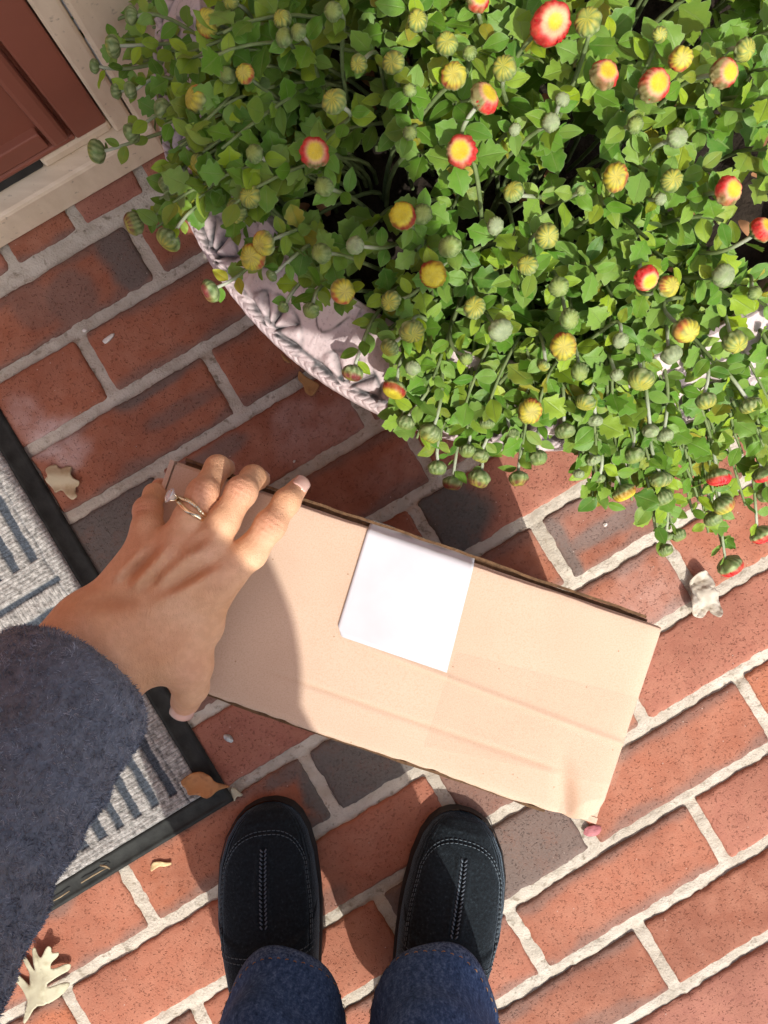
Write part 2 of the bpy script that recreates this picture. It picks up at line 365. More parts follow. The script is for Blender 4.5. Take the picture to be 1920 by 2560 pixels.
def wall(a0, a1, z0, z1): 
    V = np.array([ab(a, b, z) for a in (a0, a1) for b in (wb - .2, wb) for z in (z0, z1)])
    uv = np.array([[a, z] for a in (a0, a1) for b in (0, 1) for z in (z0, z1)])
    return V, [(0, 1, 3, 2), (4, 6, 7, 5), (0, 4, 5, 1), (2, 3, 7, 6), (0, 2, 6, 4), (1, 5, 7, 3)], uv
V1, F1, u1 = wall(wa, 2.6, 0.002, 2.9); V2, F2, u2 = wall(-2.6, a0d - .02, .002, 2.9); V3, F3, u3 = wall(a0d - .018, wa - .002, 2.21, 2.9)
tag(mk('house_wall', np.concatenate([V1, V2, V3]), F1 + [tuple(i + 8 for i in f) for f in F2] + [tuple(i + 16 for i in f) for f in F3], wallm, smooth=False, uv=np.concatenate([u1, u2, u3])), 'red brick house wall behind the flower pot, right of the door', 'house wall')
# ================================================================= DOORMAT
mc = at(507, 1727); m1 = at(0, 880); m2 = at(75, 2013)
wd = (m1 - mc)/np.linalg.norm(m1 - mc); ud = np.array([wd[1]*-1, wd[0], 0]); ud = ud if ud @ (m2 - mc) > 0 else -ud
ML, MWD = .76, .46
mat_o = empty('doormat', tuple(mc + wd*ML/2 + ud*MWD/2)); mo = np.array(mat_o.location)
def mw(u, w, z): u = np.asarray(u, float); return mc + np.outer(u.ravel(), ud) + np.outer(np.asarray(w, float).ravel(), wd) + np.c_[np.zeros(u.size), np.zeros(u.size), np.asarray(z, float).ravel()] - mo
# rubber backing with a raised lip
prof = [(0, .0015), (.0012, .0035), (.0032, .0042), (.0045, .0033), (.006, .003), (.014, .0034), (.0165, .0052), (.0185, .0055), (.020, .004)]
V = []; 
for d, z in prof:
    n = 60
    for q in range(4*n):
        s, f = divmod(q, n); f /= n
        u, w = [(d + f*(MWD - 2*d), d), (MWD - d, d + f*(ML - 2*d)), (MWD - d - f*(MWD - 2*d), ML - d), (d, ML - d - f*(ML - 2*d))][s]
        V.append((u, w, z + .0006*math.sin(q*2.1 + d*900)*(d > .002)))
V = np.array(V); nn = 240
Fm = grid_faces(nn, len(prof), True)
mk('rubber_border', mw(V[:, 0], V[:, 1], V[:, 2]), Fm, simple('mat_rubber', (.018, .020, .018), .75, .5, 80, .35, .0008, 350), mat_o)
# woven pile: stripes cut as grooves, ribs across
g0 = .0195; nu, nw = 300, 520
us = np.linspace(g0, MWD - g0, nu); ws = np.linspace(g0, ML - g0, nw); U, Wm = np.meshgrid(us, ws); U = U.ravel(); Wm = Wm.ravel()
P2 = np.c_[U, Wm]; jx = .0009*fbm(P2, .012, 2)
def bands(x, lo, per, width): t = ((x - lo + per/2) % per) - per/2; return 1 - sstep(width/2 - .0008, width/2 + .0008, np.abs(t))
edge = np.minimum(np.minimum(U, MWD - U), np.minimum(Wm, ML - Wm)) - g0
blk = (Wm - g0) % .262
inB = (blk > .014) & (blk < .186); inA = (blk > .196) & (blk < .252)
uc = (U - g0)
st_b = bands(uc + jx, .026, .0197, .0088)*inB*(edge > .013)
st_a = bands(blk + jx, .224, .027, .0095)*inA*(edge > .013)
thin = (bands(uc + jx, .0165, 10, .0016) + bands(MWD - 2*g0 - uc + jx, .0165, 10, .0016))*.6
dark = np.clip(np.maximum(st_b, st_a) + thin, 0, 1)
rib_dir = np.where(inB & (edge > .013), Wm, np.where(inA & (edge > .013), U, np.where(np.minimum(U, MWD - U) < np.minimum(Wm, ML - Wm), Wm, U)))
rib_dir = np.where((np.minimum(Wm, ML - Wm) - g0 < .013), Wm, rib_dir)
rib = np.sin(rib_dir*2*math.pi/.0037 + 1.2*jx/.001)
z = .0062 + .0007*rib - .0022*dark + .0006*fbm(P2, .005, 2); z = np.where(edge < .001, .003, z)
m = M('mat_weave'); dk = m.attr('dark')[2]; rb = m.attr('rib')[2]
n1 = m.noise(260, 4); n2 = m.noise(900, 2)
light = m.ramp(n1, [(.28, (.13, .128, .118)), (.5, (.33, .32, .30)), (.72, (.52, .505, .475))])
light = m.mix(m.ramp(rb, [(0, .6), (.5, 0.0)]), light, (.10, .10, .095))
dkc = m.ramp(n1, [(.3, (.030, .038, .048)), (.7, (.075, .092, .115))])
base = m.mix(dk, light, dkc)
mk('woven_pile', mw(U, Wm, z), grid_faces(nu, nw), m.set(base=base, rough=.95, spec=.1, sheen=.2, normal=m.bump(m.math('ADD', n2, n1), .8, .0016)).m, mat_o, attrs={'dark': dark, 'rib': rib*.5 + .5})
tag(mat_o, 'grey and white striped woven doormat with black rubber edge under the arm', 'doormat')
# ================================================================= FLOWER POT
rim_px = [(434, 525), (474, 600), (540, 691), (633, 785), (715, 844), (858, 918), (1000, 948), (1150, 966), (1280, 969), (1600, 858), (1560, 885), (1640, 832)]
Z_RIM = .205
pp = np.array([at(x, y, Z_RIM) for x, y in rim_px])
A_ = np.c_[2*pp[:, :2], np.ones(len(pp))]; s_ = np.linalg.lstsq(A_, (pp[:, :2]**2).sum(1), rcond=None)[0]
PCX, PCY = s_[0], s_[1]; PR = math.sqrt(s_[2] + PCX**2 + PCY**2); print('pot', PCX, PCY, PR)
POT = np.array([PCX, PCY, 0.0])
npf = 190
prof_key = np.array([(.30, .0), (.33, .012), (.33, .03), (.30, .045), (.30, .06), (.52, .075), (.76, .105), (.90, .14), (.965, .175), (.985, .190), (1.0, .200), (1.0, .2075), (.985, .2145), (.955, .2225), (.915, .2355), (.872, .2475), (.845, .2555), (.830, .259), (.818, .2575), (.812, .252), (.808, .235), (.80, .20), (.78, .17)])
sk = np.concatenate([[0], np.cumsum(np.hypot(*np.diff(prof_key, axis=0).T))]); wgt = np.linspace(0, 1, npf)
dens = np.interp(np.linspace(0, 1, npf), [0, .12, .93, 1], [0, .73, .925, 1])*sk[-1]
pr = np.interp(dens, sk, prof_key[:, 0])*PR; pz = np.interp(dens, sk, prof_key[:, 1])
th = np.concatenate([np.linspace(rad(140), rad(305), 1500), np.linspace(rad(305.2), rad(499.8), 260)]); nt = len(th)
T, K = np.meshgrid(th, np.arange(npf)); R_ = pr[K]; Z_ = pz[K]
tt = np.interp(Z_, [.2075, .2575], [1.0, 0.0]); onlip = (K > np.argmax(prof_key[:, 1] >= .2075)*0) & (dens[K] > sk[11]) & (dens[K] < sk[17])
NF = 26; per = 2*math.pi/NF; th0 = math.atan2(at(570, 720, Z_RIM)[1] - PCY, at(*crop(480, 560, 600/1659)(570, 740), Z_RIM)[0] - PCX)
f0 = at(*crop(480, 560, 600/1659)(575, 745), Z_RIM); th0 = math.atan2(f0[1] - PCY, f0[0] - PCX)
x = ((T - th0 + per/2) % per) - per/2; xl = x*PR*.93; yl = (1 - tt)*.060        # metres round / metres in from the edge
r0 = np.hypot(xl, yl - .010); ang = np.arctan2(xl, yl - .008)
fan = (1 - sstep(.020, .025, r0))*sstep(.002, .005, r0)*(np.abs(ang) < 1.75)
ray_ = np.abs(np.sin(ang*4.6))
disp = fan*(-.0036 + .0062*ray_**.7)
hx = per*PR*.93/2; sw = .016 + .030*(np.abs(xl)/hx)**0      # swag panel outline between fans
xs_ = (np.abs(xl) - .018)/(hx - .018); swag = .050 - .022*np.clip(1 - ((xs_ - 1)**2), 0, 1)
swl = yl - (.0545 - .020*np.clip(1 - np.abs(xs_ - .9)**1.5, 0, 1))
disp = disp + onlip*( .0026*sstep(-.0015, .0015, swl)*(np.abs(xl) > .012))
PXY = np.stack([xl.ravel()*1 + T.ravel()*PR, yl.ravel()], 1)
scr = fbm(PXY, .010, 3).reshape(T.shape)
leafrow = np.exp(-((yl - .006)/.005)**2)*onlip*(np.abs(np.sin(T*NF*5.5 + 2.5*np.sin(yl*300)))**.6 - .55)*.0022
groove = -np.exp(-((yl - .0125)/.0016)**2)*.0016*onlip
disp = disp*onlip + leafrow + groove + .0005*scr
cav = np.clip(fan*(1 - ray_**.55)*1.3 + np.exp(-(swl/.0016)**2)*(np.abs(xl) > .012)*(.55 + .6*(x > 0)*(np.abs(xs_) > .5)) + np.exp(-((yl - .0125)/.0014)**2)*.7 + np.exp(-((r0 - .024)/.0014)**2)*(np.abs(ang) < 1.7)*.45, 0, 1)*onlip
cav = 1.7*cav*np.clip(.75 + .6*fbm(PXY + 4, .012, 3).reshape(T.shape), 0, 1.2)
R2 = R_ + disp*.45; Z2 = Z_ + disp*.9
V = np.stack([R2*np.cos(T), R2*np.sin(T), Z2 + .002], -1).reshape(-1, 3)
F = grid_faces(nt, npf, True)
m = M('antiqued_stone'); cv = m.attr('cav')[2]; n1 = m.noise(90, 5); n2 = m.noise(420, 3); n0 = m.noise(12, 3)
base = m.ramp(n0, [(.3, (.52, .43, .43)), (.7, (.60, .51, .51))])
base = m.mix(m.ramp(n2, [(.56, 0.0), (.68, .75)]), base, (.40, .33, .335))
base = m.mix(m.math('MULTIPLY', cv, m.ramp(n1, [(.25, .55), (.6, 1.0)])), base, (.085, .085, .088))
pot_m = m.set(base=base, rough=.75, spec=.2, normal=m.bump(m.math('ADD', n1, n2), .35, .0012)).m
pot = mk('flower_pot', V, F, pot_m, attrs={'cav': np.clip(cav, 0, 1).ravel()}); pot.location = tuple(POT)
tag(pot, 'round pale pink stone flower pot with carved shell and swag rim', 'flower pot')
# soil inside
rr = np.linspace(0, PR*.79, 40); nth = 160; thh = np.arange(nth)*2*math.pi/nth
Tq, Rq = np.meshgrid(thh, rr); Ps = np.stack([(Rq*np.cos(Tq)).ravel(), (Rq*np.sin(Tq)).ravel()], 1)
zs = .205 + .012*fbm(Ps, .05, 4)
soil_m = simple('dark_soil', (.022, .016, .011), .95, .5, 60, .8, .004, 180)
soil = mk('potting_soil', np.c_[Ps, zs], grid_faces(nth, 40, True), soil_m); soil.location = tuple(POT); tag(soil, 'dark potting soil under the leaves inside the pale pot', 'soil', kind='stuff')
# ================================================================= CHRYSANTHEMUM
plant = empty('chrysanthemum', (PCX, PCY, .205)); PO = np.array(plant.location)
tag(plant, 'bushy green chrysanthemum full of yellow and red buds, overflowing the pale pot', 'potted plant')
def canopy_z(p):
    rho = np.hypot(p[0] - PCX, p[1] - PCY)/PR
    return .385 - .130*rho**2.2
def canopy_at(vx, vy, drop=0.0):
    z = .33
    for _ in range(12):
        z = .5*z + .5*max(.10, canopy_z(at(vx, vy, z)) - drop)
    return at(vx, vy, z)
BUDS = """85 55 20 d;145 68 18 g;285 33 17 g;450 50 26 p;245 100 20 y;205 143 13 g;252 197 14 g;282 195 16 g;352 235 20 g;425 215 25 p;285 287 19 g;210 327 22 y;432 352 20 y;362 400 20 g;290 482 22 d;365 517 24 y;542 425 22 y;512 457 22 y;570 525 24 p;547 555 26 q;610 42 18 y;614 82 18 g;645 70 16 g;460 138 18 y;492 162 17 g;530 160 19 p;720 25 18 g;722 220 24 y;775 138 17 y;680 330 29 R;550 332 18 g;700 403 19 g;767 530 18 w;695 547 20 g;500 3 16 y;
1190 52 40 O;1270 48 27 y;1032 2 22 R;965 95 22 y;902 45 20 y;850 135 22 y;1015 115 14 g;980 165 26 p;1090 148 24 y;1045 213 30 R;997 327 31 R;885 287 14 g;885 195 13 g;1112 280 12 w;1190 265 18 w;1215 215 14 w;1305 162 29 R;1412 185 32 R;1470 127 23 p;1562 158 29 R;1607 108 22 y;1425 75 15 y;1372 270 16 g;1462 298 20 w;1330 383 26 p;1450 390 22 y;1572 412 28 R;1645 497 25 R;870 467 27 D;912 463 20 g;972 533 22 g;1070 488 17 w;1182 510 24 y;1110 415 20 y;1427 430 12 w;1255 412 10 g;
455 628 23 d;740 630 25 q;672 670 17 g;762 805 21 d;612 663 12 g;587 595 12 g;935 593 27 D;1140 573 20 y;1207 620 20 g;1395 600 25 R;1442 618 22 q;1562 595 22 w;1630 633 14 g;845 650 20 y;890 715 24 y;1025 665 22 y;1080 713 24 w;1230 688 20 g;1217 748 27 q;1480 713 27 p;1587 738 24 y;1450 765 20 w;1340 735 16 w;842 750 19 y;892 795 15 w;852 840 24 D;1007 775 13 g;1252 803 18 g;1385 818 25 y;1175 790 12 y;1332 810 13 w;1145 888 25 q;1265 868 20 y;1220 930 21 g;1285 908 15 w;877 912 17 g;930 935 23 y;1052 915 14 g;1105 940 16 g;1010 973 17 g;1037 983 18 y;1162 988 18 g;945 1010 18 g;977 1043 19 d;1035 1033 22 d;1120 1033 19 d;1282 993 15 w;1250 1023 11 w;1295 1033 11 g;1347 1063 23 D;1370 983 20 g;1405 930 17 w;1437 940 16 w;1525 865 20 y;1620 875 20 y;1552 1030 24 E;1650 1023 22 E;1427 1035 20 y;1432 1073 19 g;1562 1090 22 p;1655 1068 18 g;1437 1188 15 g;1465 1155 15 g;1440 1158 12 g;1577 1221 25 E;1644 1153 22 E;1540 1120 18 g"""
BUDS = [(float(a), float(b), float(c), d) for a, b, c, d in (q.split() for q in BUDS.replace('\n', '').split(';'))]
LV, LF, LUV, LH, LY = [], [], [], [], []; SV, SF, SC = [], [], []; ln = 0; sn = 0
def add_stem(P, r0, r1, neck=0.0):
    global sn
    V, F = tube(P, np.linspace(r0, r1, len(P)), 6); SV.append(V - PO); SF.append(F + sn); SC.append(np.repeat(neck*sstep(.80, .95, np.linspace(0, 1, len(P))), 6)); sn += len(V)
NLS, NLW = 15, 7
def leaf(base, dirv, nrm, L, lobed, hue, yel):
    """one leaf: blade with lobes, folded at the midrib, drooping to the tip"""
    global ln
    d = dirv/np.linalg.norm(dirv); s = np.cross(d, nrm); s /= np.linalg.norm(s) + 1e-9; n = np.cross(s, d)
    t = np.linspace(0, 1, NLS)
    if lobed:
        w = (.20 + .80*np.sin(np.pi*np.clip(t, 0, 1)**.80)**.8)*.40*L*np.sqrt(np.clip(1 - t**6, 0, 1))
        ph = rng.uniform(0, .2)
        lob = np.array([1, .95, .82, 1.02, 1.12, .80, 1.0, 1.22, 1.12, .78, .92, 1.02, .74, .68, .0]); w = w*(1 + (lob - 1)*rng.uniform(.4, 1.25))
        w[0] = .05*L; w[1] = .11*L; w[2] = .19*L
    else:
        w = np.sin(np.pi*t**.85)**.85*L*rng.uniform(.26, .36); w[0] = .03*L
    bend = rng.uniform(-.1, .55); fold = rng.uniform(.05, .40); twist = rng.uniform(-.25, .25); wav = rng.uniform(0, .05)*L; wp = rng.uniform(0, 6)
    x = np.linspace(-1, 1, NLW)
    TT, XX = np.meshgrid(t, x, indexing='ij')
    Wd = w[:, None]*XX
    fw = np.where(lobed, -.10*L*np.abs(XX)**2*0 + .06*L*np.abs(XX)*(TT < .9), .0)
    along = TT*L + fw*np.sin(np.pi*TT)
    up = -bend*L*TT**2*.6 + fold*np.abs(Wd)*.8 - .25*Wd**2/L + twist*Wd*TT + wav*np.sin(TT*9 + wp + XX*2)*np.abs(XX)
    V = base + along[..., None]*d + Wd[..., None]*s + up[..., None]*n
    LV.append(V.reshape(-1, 3) - PO); LF.append(grid_faces(NLW, NLS) + ln); LUV.append(np.stack([XX*.5 + .5, TT], -1).reshape(-1, 2)); ln += NLS*NLW
    LH.append(np.full(NLS*NLW, hue)); LY.append(np.full(NLS*NLW, yel))
def leafy_stem(P, r0, r1, nl, big, small, start=.25, neck=0.0):
    add_stem(P, r0, r1, neck); n = len(P); ph = rng.uniform(0, 6.28)
    for i in range(nl):
        f = start + (1 - start)*(i + rng.uniform(.2, .8))/nl; k = min(n - 2, int(f*(n - 1))); p = P[k] + (P[k+1] - P[k])*(f*(n - 1) - k)
        T = P[k+1] - P[k]; T /= np.linalg.norm(T); a = ph + i*2.39996
        o = np.cross(T, [.2, .1, .97]); o /= np.linalg.norm(o) + 1e-9; q = np.cross(T, o); out = math.cos(a)*o + math.sin(a)*q
        d = out*.9 + T*rng.uniform(.25, .75); d[2] = d[2]*.55 + rng.uniform(-.1, .2); d /= np.linalg.norm(d)
        nr = np.array([rng.normal(0, .45) + .10, rng.normal(0, .45) - .25, 1.0]); nr -= d*(nr @ d)*.85; nr /= np.linalg.norm(nr)
        L = (big + (small - big)*f)*rng.uniform(.75, 1.2)
        pet = p + d*L*.18; lob = L > .0140 and rng.random() < .7
        hue = rng.random(); yel = 1.0 if rng.random() < .022 else (rng.random()**7)*.5
        leaf(p + d*L*.10, d, nr, L, lob, hue, yel)
# ---- buds
def budmesh(r, st, seed):
    """round flower bud: overlapping green scales below, rolled petals above; axis +Z, base at 0"""
    R_ = np.random.default_rng(seed); nu, nvv = 52, 24; a = np.arange(nu)*2*math.pi/nu; f = np.linspace(0, 1, nvv)
    Aa, Ff = np.meshgrid(a, f); pol = Ff*math.pi; A0 = Aa; k1, k2 = R_.uniform(0, 6.28, 2); Aa = Aa + .22*np.sin(2*A0 + k1) + .13*np.sin(3*A0 + k2) + R_.normal(0, .5)*(Ff - .3)
    npet = int(R_.integers(11, 15)); npet2 = int(R_.integers(9, 13)); ph = R_.uniform(0, 6)
    op = {'g': .0, 'w': 0, 'y': .12, 'p': .2, 'q': .25, 'd': .1, 'D': .25, 'R': .45, 'O': .8, 'E': .3}[st]
    rad_ = np.sin(pol)**.82; zz = -np.cos(pol)*(.86 - .18*op)
    ridge = np.abs(np.cos(Aa*npet/2 + ph + .5*np.sin(Ff*4)))
    ridge2 = np.abs(np.cos(Aa*npet2/2 + ph*2))
    bump = np.where(Ff < .5, -.05 + .10*ridge2**.6, -.07 + .15*ridge**.6)*np.sin(pol)
    lip = .09*np.exp(-((Ff - (.40 + .06*np.cos(Aa*npet2 + ph)))/.055)**2)
    rad2 = rad_*(1 + bump) + lip*rad_
    crown = np.exp(-((Ff - 1)/.16)**2)
    zz = zz - crown*(.10 + .22*op)
    zz = zz - .16*np.exp(-(Ff/.10)**2)*0
    wb_ = vnoise(np.stack([np.cos(A0)*rad_, np.sin(A0)*rad_, zz + seed], -1).reshape(-1, 3), .45).reshape(A0.shape); rad2 = rad2*(1 + .06*wb_)*(1 + R_.uniform(-.07, .07)*np.cos(2*A0 + k2))
    V = np.stack([rad2*np.cos(A0), rad2*np.sin(A0), zz*R_.uniform(.9, 1.08) + .86], -1).reshape(-1, 3)*r
    g1 = np.array([.095, .155, .045]); g2 = np.array([.27, .33, .15]); ye = np.array([.52, .44, .022]); yg = np.array([.30, .37, .045]); rd = np.array([.50, .018, .022]); dr = np.array([.16, .022, .025]); pk = np.array([.62, .20, .16]); wh = np.array([.56, .42, .22])
    mixc = lambda A, B, t: A + (B - A)*np.clip(t, 0, 1)[..., None]
    c = mixc(np.broadcast_to(g1, Aa.shape + (3,)), g2, ridge2**2*1.0*(Ff < .55) + ridge**2*.4*(Ff >= .55))
    patch = np.clip(np.cos(Aa - R_.uniform(0, 6.28))*.5 + .5 + .25*np.cos(3*Aa + ph), 0, 1)
    if st == 'g': c = mixc(c, yg, sstep(.55, 1, Ff)*.45)
    if st == 'w': c = mixc(c, np.array([.33, .38, .24]), .5 + 0*Ff)
    if st in 'yd': c = mixc(c, mixc(np.broadcast_to(yg, c.shape), ye, ridge), sstep(.45, .9, Ff)*(.25 + .45*ridge))
    if st == 'd': c = mixc(c, dr, sstep(.58, .70, Ff)*(1 - sstep(.78, .9, Ff))*(.35 + .6*(1 - ridge)) + .8*sstep(.5, .6, Ff)*patch**2)
    if st in 'pq': c = mixc(c, ye, sstep(.40, .75, Ff)*(.35 + .5*ridge)); c = mixc(c, rd*1.0 + .02, sstep(.45, .52, Ff)*(1 - sstep(.66, .78, Ff))*patch**1.5*.95*(.5 + .5*(1 - ridge))); c = mixc(c, wh, sstep(.75, .95, Ff)*.15)
    if st in 'D': c = mixc(c, ye, sstep(.38, .6, Ff)*.95); c = mixc(c, rd*.55, sstep(.42, .5, Ff)*(1 - sstep(.60, .76, Ff))*(.25 + .85*patch))
    if st in 'RO': c = mixc(c, rd, sstep(.36, .46, Ff)*(.15 + .85*sstep(.15, .6, patch if st == 'R' else 1 + 0*patch))); c = mixc(c, pk, sstep(.68, .76, Ff)*.5); c = mixc(c, wh, sstep(.74, .82, Ff)*(.5 if st == 'R' else .8)); c = mixc(c, np.array([.54, .40, .022]), sstep(.76 if st == 'R' else .86, .88 if st == 'R' else .93, Ff))
    if st == 'E': c = mixc(c, rd, sstep(.48, .58, Ff)*1.0); c = mixc(c, np.array([.75, .30, .2]), sstep(.86, .97, Ff)*.7*patch)
    c = mixc(c, g1*1.3, sstep(.15, .7, wb_)*.5*(1 if st in 'gyw' else .25)); c = np.clip(c*(.88 + .2*R_.random(Aa.shape) + .22*wb_)[..., None], 0, 1)
    return V, grid_faces(nu, nvv, True), c.reshape(-1, 3)
m = M('bud_scales'); cc = m.attr('Col')[0]
base = m.mix(m.ramp(m.noise(700, 3), [(.4, .0), (.8, .2)]), cc, (.33, .38, .20))
bud_m = m.set(base=base, rough=.55, spec=.3, sss=.12, normal=m.bump(m.noise(900, 3), .25, .0006)).m; m.b.inputs['Subsurface Radius'].default_value = (.004, .003, .0015); m.b.inputs['Subsurface Scale'].default_value = .5
def petalmesh(r, st, seed):
    R_ = np.random.default_rng(seed + 99); mb_V, mb_F, cc_ = [], [], []; n0 = 0
    NP = 22 if st == 'O' else 15; arc = 2*math.pi if st == 'O' else R_.uniform(3.2, 4.6); a0 = R_.uniform(0, 6.28)
    if st == 'E': NP, arc = 12, R_.uniform(3.5, 5.5)
    for i in range(NP):
        a = a0 + arc*i/NP + R_.normal(0, .04); L = r*R_.uniform(.80, 1.0)*(1.05 if st != 'E' else 1.1); wv = r*(.20 if st != 'O' else .19)
        t = np.linspace(0, 1, 7); x = np.linspace(-1, 1, 5); TT, XX = np.meshgrid(t, x, indexing='ij')
        el = {'R': 1.15, 'O': 1.05, 'E': 1.45}[st] + R_.normal(0, .08)
        rr_ = r*(.86 + .20*np.sin(TT*2.0)) - r*.42*TT**2.2*(el/1.2) + .05*r*(XX**2)
        zz = r*(.70 + (.62 if st != 'E' else .95)*TT - .05*TT**2)
        wd_ = wv*np.sin(np.pi*(.18 + .78*TT))**.8*XX
        ca, sa = math.cos(a), math.sin(a)
        V = np.stack([rr_*ca - wd_*sa, rr_*sa + wd_*ca, zz], -1).reshape(-1, 3)
        rdv = np.array([.55, .016, .022])*R_.uniform(.75, 1.15); tipc = np.array([.66, .10, .12])
        c = rdv + (tipc - rdv)*((TT > .85)*.6)[..., None]
        if st == 'O': c = c + (np.array([.8, .5, .45]) - c)*(sstep(.86, 1, TT)*.6)[..., None]
        mb_V.append(V); mb_F.append(grid_faces(5, 7) + n0); cc_.append(c.reshape(-1, 3)); n0 += 35
    return np.concatenate(mb_V), np.concatenate(mb_F), np.concatenate(cc_)
m = M('petal_red'); pet_m = m.set(base=m.attr('Col')[0], rough=.45, spec=.3, sss=.1, normal=m.bump(m.noise(800, 2), .2, .0004)).m; m.b.inputs['Subsurface Scale'].default_value = .003
order = sorted(range(len(BUDS)), key=lambda i: -BUDS[i][2]); small = set(order[100:])
sm_V, sm_F, sm_c = [], [], []; sm_n = 0
LABEL = {'O': 'open red flower with yellow centre', 'R': 'bud opening with red petals round a yellow centre', 'E': 'bud with dark red petals breaking out', 'D': 'yellow bud with dark red rim'}
for i, (vx, vy, rp, stt) in enumerate(BUDS):
    p = canopy_at(vx, vy, -.006 if rp > 22 else .0)
    r = rp*(CAMH - p[2])/1661*1.04
    ctr = np.array([PCX, PCY, 0]); out = (p - ctr)*np.array([1, 1, 0]); rho = np.linalg.norm(out); out = out/(rho + 1e-9)
    k = min(1, rho/PR); edge_ = sstep(.72, 1.02, k)
    if stt in 'ROq': ax = np.array([.18, -.10, 1.0]) + out*.35*k
    else: ax = out*(.35 + 1.0*edge_) + np.array([0, 0, 1.0 - 1.15*edge_ + .15])
    ax = ax + rng.normal(0, .22, 3); ax /= np.linalg.norm(ax)
    p_base = p - ax*r*.8
    q0 = ctr + out*rho*rng.uniform(.70, .92) + np.array([rng.normal(0, .012), rng.normal(0, .012), .215]); q0[:2] = ctr[:2] + (q0[:2] - ctr[:2])*min(1, .74*PR/np.linalg.norm(q0[:2] - ctr[:2]))
    hook = np.array([rng.normal(0, .008), rng.normal(0, .008), 0])
    pre = p_base - ax*.022 + hook
    up_ = q0 + np.array([0, 0, max(.03, (p[2] - .19)*.75)]) + out*.03
    P = bez(q0, up_, pre - ax*.012 + np.array([0, 0, .01]), p_base + ax*r*.12, 16)
    bl = .0085 + .0090*(rp/25); leafy_stem(P, .0014, .00115, 5 if edge_ < .5 else 11, .0225 - .003*edge_, .0110 - .0005*edge_, (.50 if edge_ < .5 else .22), rng.uniform(.5, 1))
    V, F, c = budmesh(r, stt, 1000 + i)
    R3 = Vector(ax).to_track_quat('Z', 'Y').to_matrix(); R3 = np.array(R3)
    if i in small:
        sm_V.append(V @ R3.T + p_base - PO); sm_F.append(F + sm_n); sm_c.append(c); sm_n += len(V); continue
    o = mk('flower_bud', V, F, bud_m, plant, col=c); Mx = Matrix.Translation(Vector(p_base - PO)) @ Vector(ax).to_track_quat('Z', 'Y').to_matrix().to_4x4(); o.matrix_local = Mx
    if stt in LABEL: o['label'] = LABEL[stt]
    if stt in 'ROE':
        V, F, c = petalmesh(r, stt, 1000 + i); mk('petals', V, F, pet_m, o, col=c)
o = mk('small_buds', np.concatenate(sm_V), np.concatenate(sm_F), bud_m, plant, col=np.concatenate(sm_c)); o['kind'] = 'stuff'
# ---- leafy shoots filling the crown
POLY = np.array([(120, -90), (150, 20), (190, 70), (235, 120), (262, 170), (300, 190), (345, 235), (360, 300), (335, 325), (335, 395), (360, 470), (430, 470), (455, 540), (520, 600), (590, 640), (640, 590), (700, 580), (760, 590), (800, 690), (830, 790), (880, 890), (950, 930), (1060, 960), (1180, 970), (1260, 985), (1330, 1030), (1400, 1080), (1500, 1110), (1600, 1120), (1720, 1130), (1760, -90)], float)
def inside(x, y):
    c = False; n = len(POLY); j = n - 1
    for i in range(n):
        xi, yi = POLY[i]; xj, yj = POLY[j]
        if (yi > y) != (yj > y) and x < (xj - xi)*(y - yi)/(yj - yi) + xi: c = not c
        j = i
    return c
cnt = 0; tries = 0; placed = []
while cnt < 125 and tries < 20000:
    tries += 1; x, y = rng.uniform(100, 1760), rng.uniform(-90, 1130)
    if not inside(x, y): continue
    if any((x - a)**2 + (y - b)**2 < (62 if y < 780 or x < 820 else 45)**2 for a, b in placed): continue
    if vnoise(np.array([[x, y]]), 150.0)[0] < -.12 and rng.random() < .93: continue
    placed.append((x, y)); cnt += 1
    p = canopy_at(x, y, rng.uniform(.004, .05)); ctr = np.array([PCX, PCY, 0]); out = (p - ctr)*np.array([1, 1, 0]); rho = np.linalg.norm(out); out /= rho + 1e-9
    k = rho/PR; e = sstep(.75, 1.0, k)
    q0 = ctr + out*min(rho*rng.uniform(.65, .9), .74*PR) + np.array([rng.normal(0, .015), rng.normal(0, .015), .21])
    P = bez(q0, q0 + np.array([0, 0, max(.03, (p[2] - .19)*.7)]), p - out*.02 - np.array([0, 0, .025*(1 - e)]), p, 12)
    leafy_stem(P, .0017, .0010, 10, .0245 - .004*e, .0140 - .002*e, .50)
EXTRA = [(x, y, -.012) for x, y in zip(rng.uniform(335, 500, 34), rng.uniform(60, 500, 34))] + [(x, y, .0) for x, y in zip(rng.uniform(860, 1300, 26), rng.uniform(860, 985, 26))] + [(x, y, .0) for x, y in zip(rng.uniform(1260, 1700, 44), rng.uniform(860, 1110, 44))] + [(180, 40, .03), (230, 90, .02), (280, 140, .02), (215, 60, .03), (300, 90, .03), (260, 40, .04), (240, 10, .03), (330, 60, .04), (1420, 1140, 0), (1450, 1130, 0), (1530, 1150, 0), (1560, 1180, 0)]
for (x, y, dp) in EXTRA:
    p = canopy_at(x, y, dp + rng.uniform(0, .02)); ctr = np.array([PCX, PCY, 0]); out = (p - ctr)*np.array([1, 1, 0]); rho = np.linalg.norm(out); out /= rho + 1e-9; e = sstep(.75, 1.0, rho/PR)
    q0 = ctr + out*min(rho*.6, .74*PR) + np.array([rng.normal(0, .02), rng.normal(0, .02), .21])
    leafy_stem(bez(q0, q0 + np.array([0, 0, max(.03, (p[2] - .19)*.7)]), p - out*.03 + np.array([0, 0, .012]), p, 12), .0015, .0009, 10, .0225, .0150, .35)
